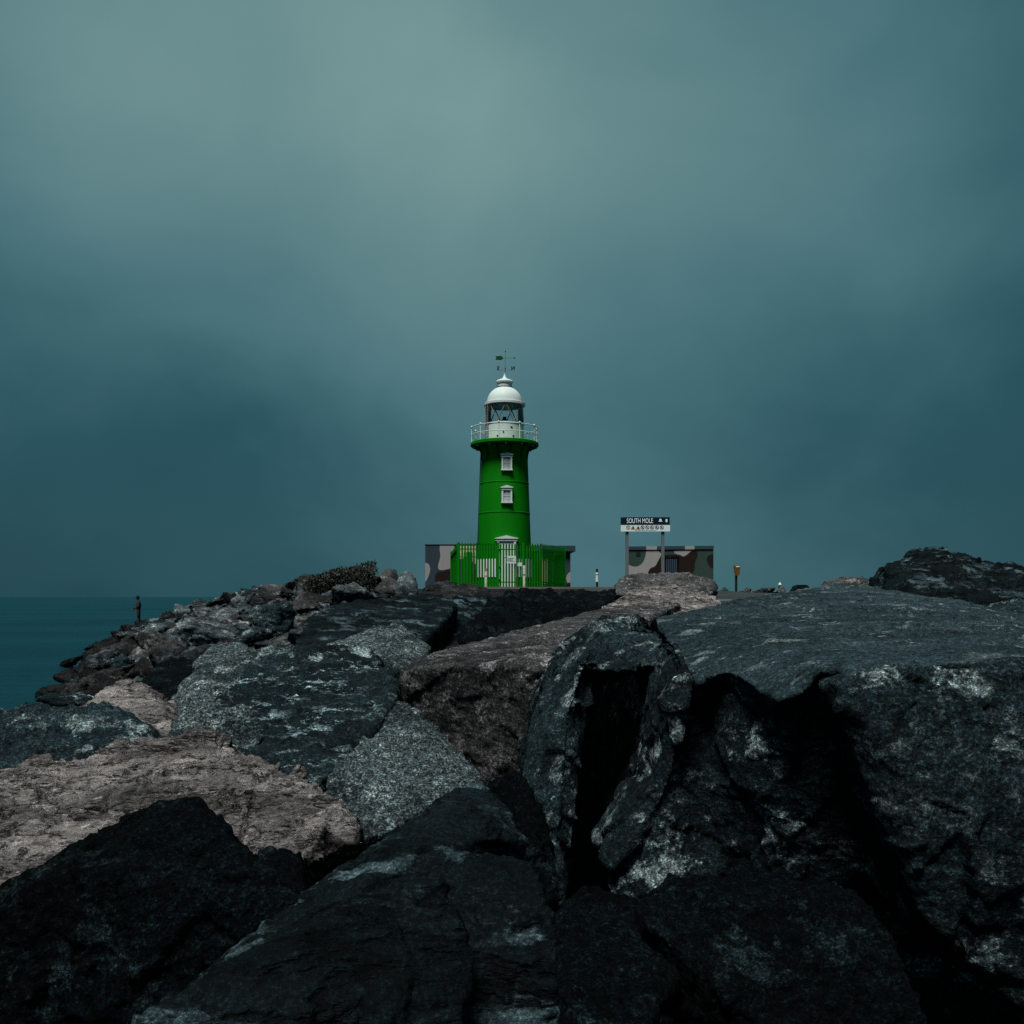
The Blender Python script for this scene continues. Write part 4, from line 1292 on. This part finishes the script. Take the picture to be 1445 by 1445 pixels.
def skin_body(name, verts, edges, radii, mat, parent):
    me = bpy.data.meshes.new(name); me.from_pydata([Vector(v) for v in verts], edges, [])
    o = bpy.data.objects.new(name, me); col.objects.link(o)
    sk = o.modifiers.new('skin', 'SKIN'); sb_ = o.modifiers.new('sub', 'SUBSURF'); sb_.levels = 2; sb_.render_levels = 2
    sk.use_smooth_shade = True
    for i, r in enumerate(radii):
        me.skin_vertices[0].data[i].radius = r if isinstance(r, tuple) else (r, r)
    me.skin_vertices[0].data[0].use_root = True
    bpy.context.view_layer.update()
    out = bpy.data.meshes.new_from_object(o.evaluated_get(bpy.context.evaluated_depsgraph_get()))
    bpy.data.objects.remove(o)
    out.name = name; out.materials.clear(); out.materials.append(mat)
    o = bpy.data.objects.new(name, out); col.objects.link(o); o.parent = parent
    return o


# facing left along the shore (-x), weight on both feet, both hands on the rod held low in front
pe = empty('person', pf, 'person in dark clothes and cap standing on the seaside rocks, fishing', 'person', rz=R(18))
V = [(0, 0, .88), (0, 0, 1.05), (-.01, 0, 1.25), (0, 0, 1.42), (-.02, 0, 1.50), (-.04, 0, 1.58), (-.05, 0, 1.70),     # pelvis .. head
     (-.01, -.10, .84), (-.03, -.11, .47), (.03, -.12, .08), (-.13, -.13, .03),                             # right leg
     (0.01, .10, .84), (.04, .11, .47), (.06, .12, .08), (-.10, .14, .03),                                   # left leg
     (.0, -.19, 1.38), (.03, -.25, 1.12), (-.20, -.17, 1.0), (-.27, -.13, 1.0),
     (.0, .19, 1.38), (.06, .26, 1.12), (-.12, .18, .96), (-.20, .12, .96)]
E = [(0, 1), (1, 2), (2, 3), (3, 4), (4, 5), (5, 6), (0, 7), (7, 8), (8, 9), (9, 10), (0, 11), (11, 12), (12, 13), (13, 14),
     (3, 15), (15, 16), (16, 17), (17, 18), (3, 19), (19, 20), (20, 21), (21, 22)]
RR = [(.13, .16), (.12, .15), (.13, .18), (.11, .15), .06, .085, .085, .10, .068, .045, .04, .10, .068, .045, .04,
      .065, .048, .036, .035, .065, .048, .036, .035]
skin_body('body', V, E, RR, M['cloth'], pe)
# fingers closed round the rod
bm = bmesh.new()
for (hx, hy, hz) in ((-.29, -.12, 1.0), (-.22, .11, .965)):
    for k in range(4):
        x = hx - .03 + k * .02
        tube(bm, [(x, hy - .03, hz + .01), (x - .01, hy - .035, hz - .03), (x - .01, hy, hz - .045), (x, hy + .02, hz - .02)], .010, .007, 6)
    tube(bm, [(hx, hy, hz + .03), (hx - .03, hy + .02, hz + .03), (hx - .05, hy + .01, hz + .01)], .011, .008, 6)
mesh_obj('hands', fix(bm), M['skin'], pe, True)
bm = bmesh.new(); lathe(bm, [(.112, 1.66), (.118, 1.71), (.105, 1.77), (.06, 1.81), (.01, 1.82)], 20)
box(bm, -.24, -.08, -.07, .07, 1.685, 1.70)
cpo = mesh_obj('cap', fix(bm), M['cap'], pe, True); cpo.location = (-.045, 0, 0)
bm = bmesh.new(); lathe(bm, [(.19, .93), (.20, 1.1), (.205, 1.25), (.19, 1.38), (.10, 1.47)], 20)
for v in bm.verts: v.co.x *= .78
mesh_obj('jacket', fix(bm), M['cloth'], pe, True)
bm = bmesh.new()
for s, xo in ((-1, -.02), (1, .02)):
    tube(bm, [(0, s * .09, .92), (xo * .5, s * .105, .7), (xo, s * .11, .46)], .115, .095, 12)
mesh_obj('shorts', fix(bm), M['cloth'], pe, True)
bm = bmesh.new()
for zc_ in (0,):
    box(bm, -.12, -.04, -.045, .045, 1.575, 1.60)
bm.free()
hand = Matrix.Rotation(R(18), 4, 'Z') @ Vector((-.24, -.01, .975))
rp = pf + hand
tip = P(149, 879, 57.2)
rod = empty('fishing_rod', rp, 'long thin dark fishing rod pointing out over the sea', 'fishing rod')
bm = bmesh.new(); d = tip - rp; tube(bm, [d * -.12, d * .2, d * .6, d], .022, .010, 6); mesh_obj('blank', fix(bm), M['dark_metal'], rod)
bm = bmesh.new(); tube(bm, [d * .02 + Vector((0, 0, -.09)), d * .05 + Vector((0, 0, -.09))], .055, n=10); mesh_obj('reel', fix(bm), M['dark_metal'], rod)

# ------------------------------------------------------------------ sea
m, nt, b = new_mat('sea_water')
b.inputs['Base Color'].default_value = (.006, .040, .052, 1)
b.inputs['Roughness'].default_value = .38; b.inputs['IOR'].default_value = 1.33; b.inputs['Specular IOR Level'].default_value = .05
tc = N(nt, 'ShaderNodeTexCoord')
mp1 = N(nt, 'ShaderNodeMapping'); mp1.inputs['Scale'].default_value = (.35, .8, 1); nt.links.new(tc.outputs['Object'], mp1.inputs[0])
n1 = N(nt, 'ShaderNodeTexNoise', Scale=1.0, Detail=7.0, Roughness=.62, Distortion=.3); nt.links.new(mp1.outputs[0], n1.inputs[0])
n2 = N(nt, 'ShaderNodeTexNoise', Scale=.06, Detail=5.0); nt.links.new(mp1.outputs[0], n2.inputs[0])
ad = N(nt, 'ShaderNodeMath', operation='MULTIPLY_ADD'); nt.links.new(n2.outputs[0], ad.inputs[0]); ad.inputs[1].default_value = 2.0; nt.links.new(n1.outputs[0], ad.inputs[2])
bp = N(nt, 'ShaderNodeBump', Strength=1.0, Distance=.9); nt.links.new(ad.outputs[0], bp.inputs['Height']); nt.links.new(bp.outputs[0], b.inputs['Normal'])
nt.links.new(ramp(nt, n2.outputs[0], [(.30, (.0018, .025, .036)), (.70, (.0034, .038, .050))]), b.inputs['Base Color'])
bm = bmesh.new()
bm.faces.new([bm.verts.new(q) for q in ((-9000, -300, SEA), (9000, -300, SEA), (9000, 12000, SEA), (-9000, 12000, SEA))])
sea = mesh_obj('sea', bm, m); tag(sea, kind='structure')

# ------------------------------------------------------------------ sky, sun, camera
SUN_EL, SUN_AZ = 65.0, 203.0    # azimuth clockwise from +Y: behind and to the left of the camera
w = bpy.data.worlds.new('World'); scene.world = w; w.use_nodes = True
nt = w.node_tree; bg = nt.nodes['Background']; bg.inputs['Strength'].default_value = .1
sky = N(nt, 'ShaderNodeTexSky'); sky.sky_type = 'NISHITA'; sky.sun_disc = False
sky.sun_elevation = R(SUN_EL); sky.sun_rotation = R(SUN_AZ)
tc = N(nt, 'ShaderNodeTexCoord'); D3 = tc.outputs['Generated']
mp1 = N(nt, 'ShaderNodeMapping'); mp1.inputs['Scale'].default_value = (1.0, 1.0, 1.35); mp1.inputs['Location'].default_value = (1.15, .2, .9)
nt.links.new(D3, mp1.inputs[0])
c1 = N(nt, 'ShaderNodeTexNoise', Scale=2.9, Detail=9.0, Roughness=.52, Distortion=.25); nt.links.new(mp1.outputs[0], c1.inputs[0])


def glow(d, p):
    v = Vector(d).normalized()
    dot = N(nt, 'ShaderNodeVectorMath', operation='DOT_PRODUCT'); nt.links.new(D3, dot.inputs[0]); dot.inputs[1].default_value = v
    mxn = N(nt, 'ShaderNodeMath', operation='MAXIMUM'); nt.links.new(dot.outputs['Value'], mxn.inputs[0]); mxn.inputs[1].default_value = 0
    pw = N(nt, 'ShaderNodeMath', operation='POWER'); nt.links.new(mxn.outputs[0], pw.inputs[0]); pw.inputs[1].default_value = p
    return pw.outputs[0]


def math_(op, a, b_):
    n = N(nt, 'ShaderNodeMath', operation=op)
    for i, x in ((0, a), (1, b_)):
        if isinstance(x, (int, float)): n.inputs[i].default_value = x
        else: nt.links.new(x, n.inputs[i])
    return n.outputs[0]


g1 = glow(P(630, 60, 1), 24)          # thin places in the cloud layer
g2 = glow(P(80, 130, 1), 60)
g4 = glow(P(1230, 190, 1), 45)
g5 = glow(P(820, 800, 1), 16)         # paler air low behind the tower
cl = ramp(nt, c1.outputs[0], [(.30, 0.0), (.72, 1.0)])
val = math_('ADD', math_('MULTIPLY', cl, .19), .035)
for g_, k_ in ((g1, .70), (g2, .44), (g4, .24), (g5, .26)): val = math_('ADD', val, math_('MULTIPLY', g_, k_))
skyc = ramp(nt, val, [(0.0, (.09, .53, .73)), (.2, (.19, .80, 1.02)), (.42, (.60, 1.58, 1.85)), (.72, (1.3, 2.5, 2.6)), (1.0, (2.2, 3.6, 3.5))])
mixn = N(nt, 'ShaderNodeMix'); mixn.data_type = 'RGBA'; mixn.inputs[0].default_value = .98
nt.links.new(sky.outputs[0], mixn.inputs[6]); nt.links.new(skyc, mixn.inputs[7])
nt.links.new(mixn.outputs[2], bg.inputs[0])

sl = bpy.data.lights.new('sun', 'SUN'); sl.energy = 5.0; sl.angle = R(19); sl.color = (1.0, .975, .935)
so = bpy.data.objects.new('sun', sl); col.objects.link(so)
az = R(SUN_AZ); el = R(SUN_EL)
to_sun = Vector((math.sin(az) * math.cos(el), math.cos(az) * math.cos(el), math.sin(el)))
so.rotation_euler = to_sun.to_track_quat('Z', 'Y').to_euler(); so.location = to_sun * 50

cam = bpy.data.cameras.new('camera'); co_ = bpy.data.objects.new('camera', cam); col.objects.link(co_)
co_.location = (0, 0, 0); co_.rotation_euler = (R(90), 0, 0)
cam.sensor_width = 36; cam.lens = 36 * F / 1445
cam.shift_y = (HV - 722.5) / 1445
cam.clip_start = .1; cam.clip_end = 30000
scene.camera = co_
scene.view_settings.view_transform = 'Standard'; scene.view_settings.look = 'None'
scene.view_settings.exposure = 0; scene.view_settings.gamma = 1
scene.cycles.use_denoising = False
scene.cycles.max_bounces = 6
scene.cycles.sample_clamp_indirect = 2.0

# rocks of the rubble slope that lie buried behind others are left out, the farthest first
bpy.context.view_layer.update()
_dg = bpy.context.evaluated_depsgraph_get()
_rocks = [o for o in scene.objects if o.get('category') == 'rock']
_rr = random.Random(3)
_hidden = []
for o in _rocks:
    vs = o.data.vertices; seen = 0; inside = False
    for _ in range(70):
        p = o.matrix_world @ vs[_rr.randrange(len(vs))].co
        if p.y < .3: continue
        u, v = 722.5 + F * p.x / p.y, HV - F * p.z / p.y
        if not (-5 < u < 1450 and -5 < v < 1450): continue
        inside = True
        hit = scene.ray_cast(_dg, Vector((0, 0, 0)), p.normalized(), distance=p.length + 1)
        if hit[0] and hit[4] == o: seen += 1; break
    if inside and not seen: _hidden.append(o)
_hidden.sort(key=lambda o: -o.location.y)
for o in _hidden[:max(0, len(_rocks) - 296)]:
    bpy.data.objects.remove(o)
print('rocks', len(_rocks), 'buried', len(_hidden))
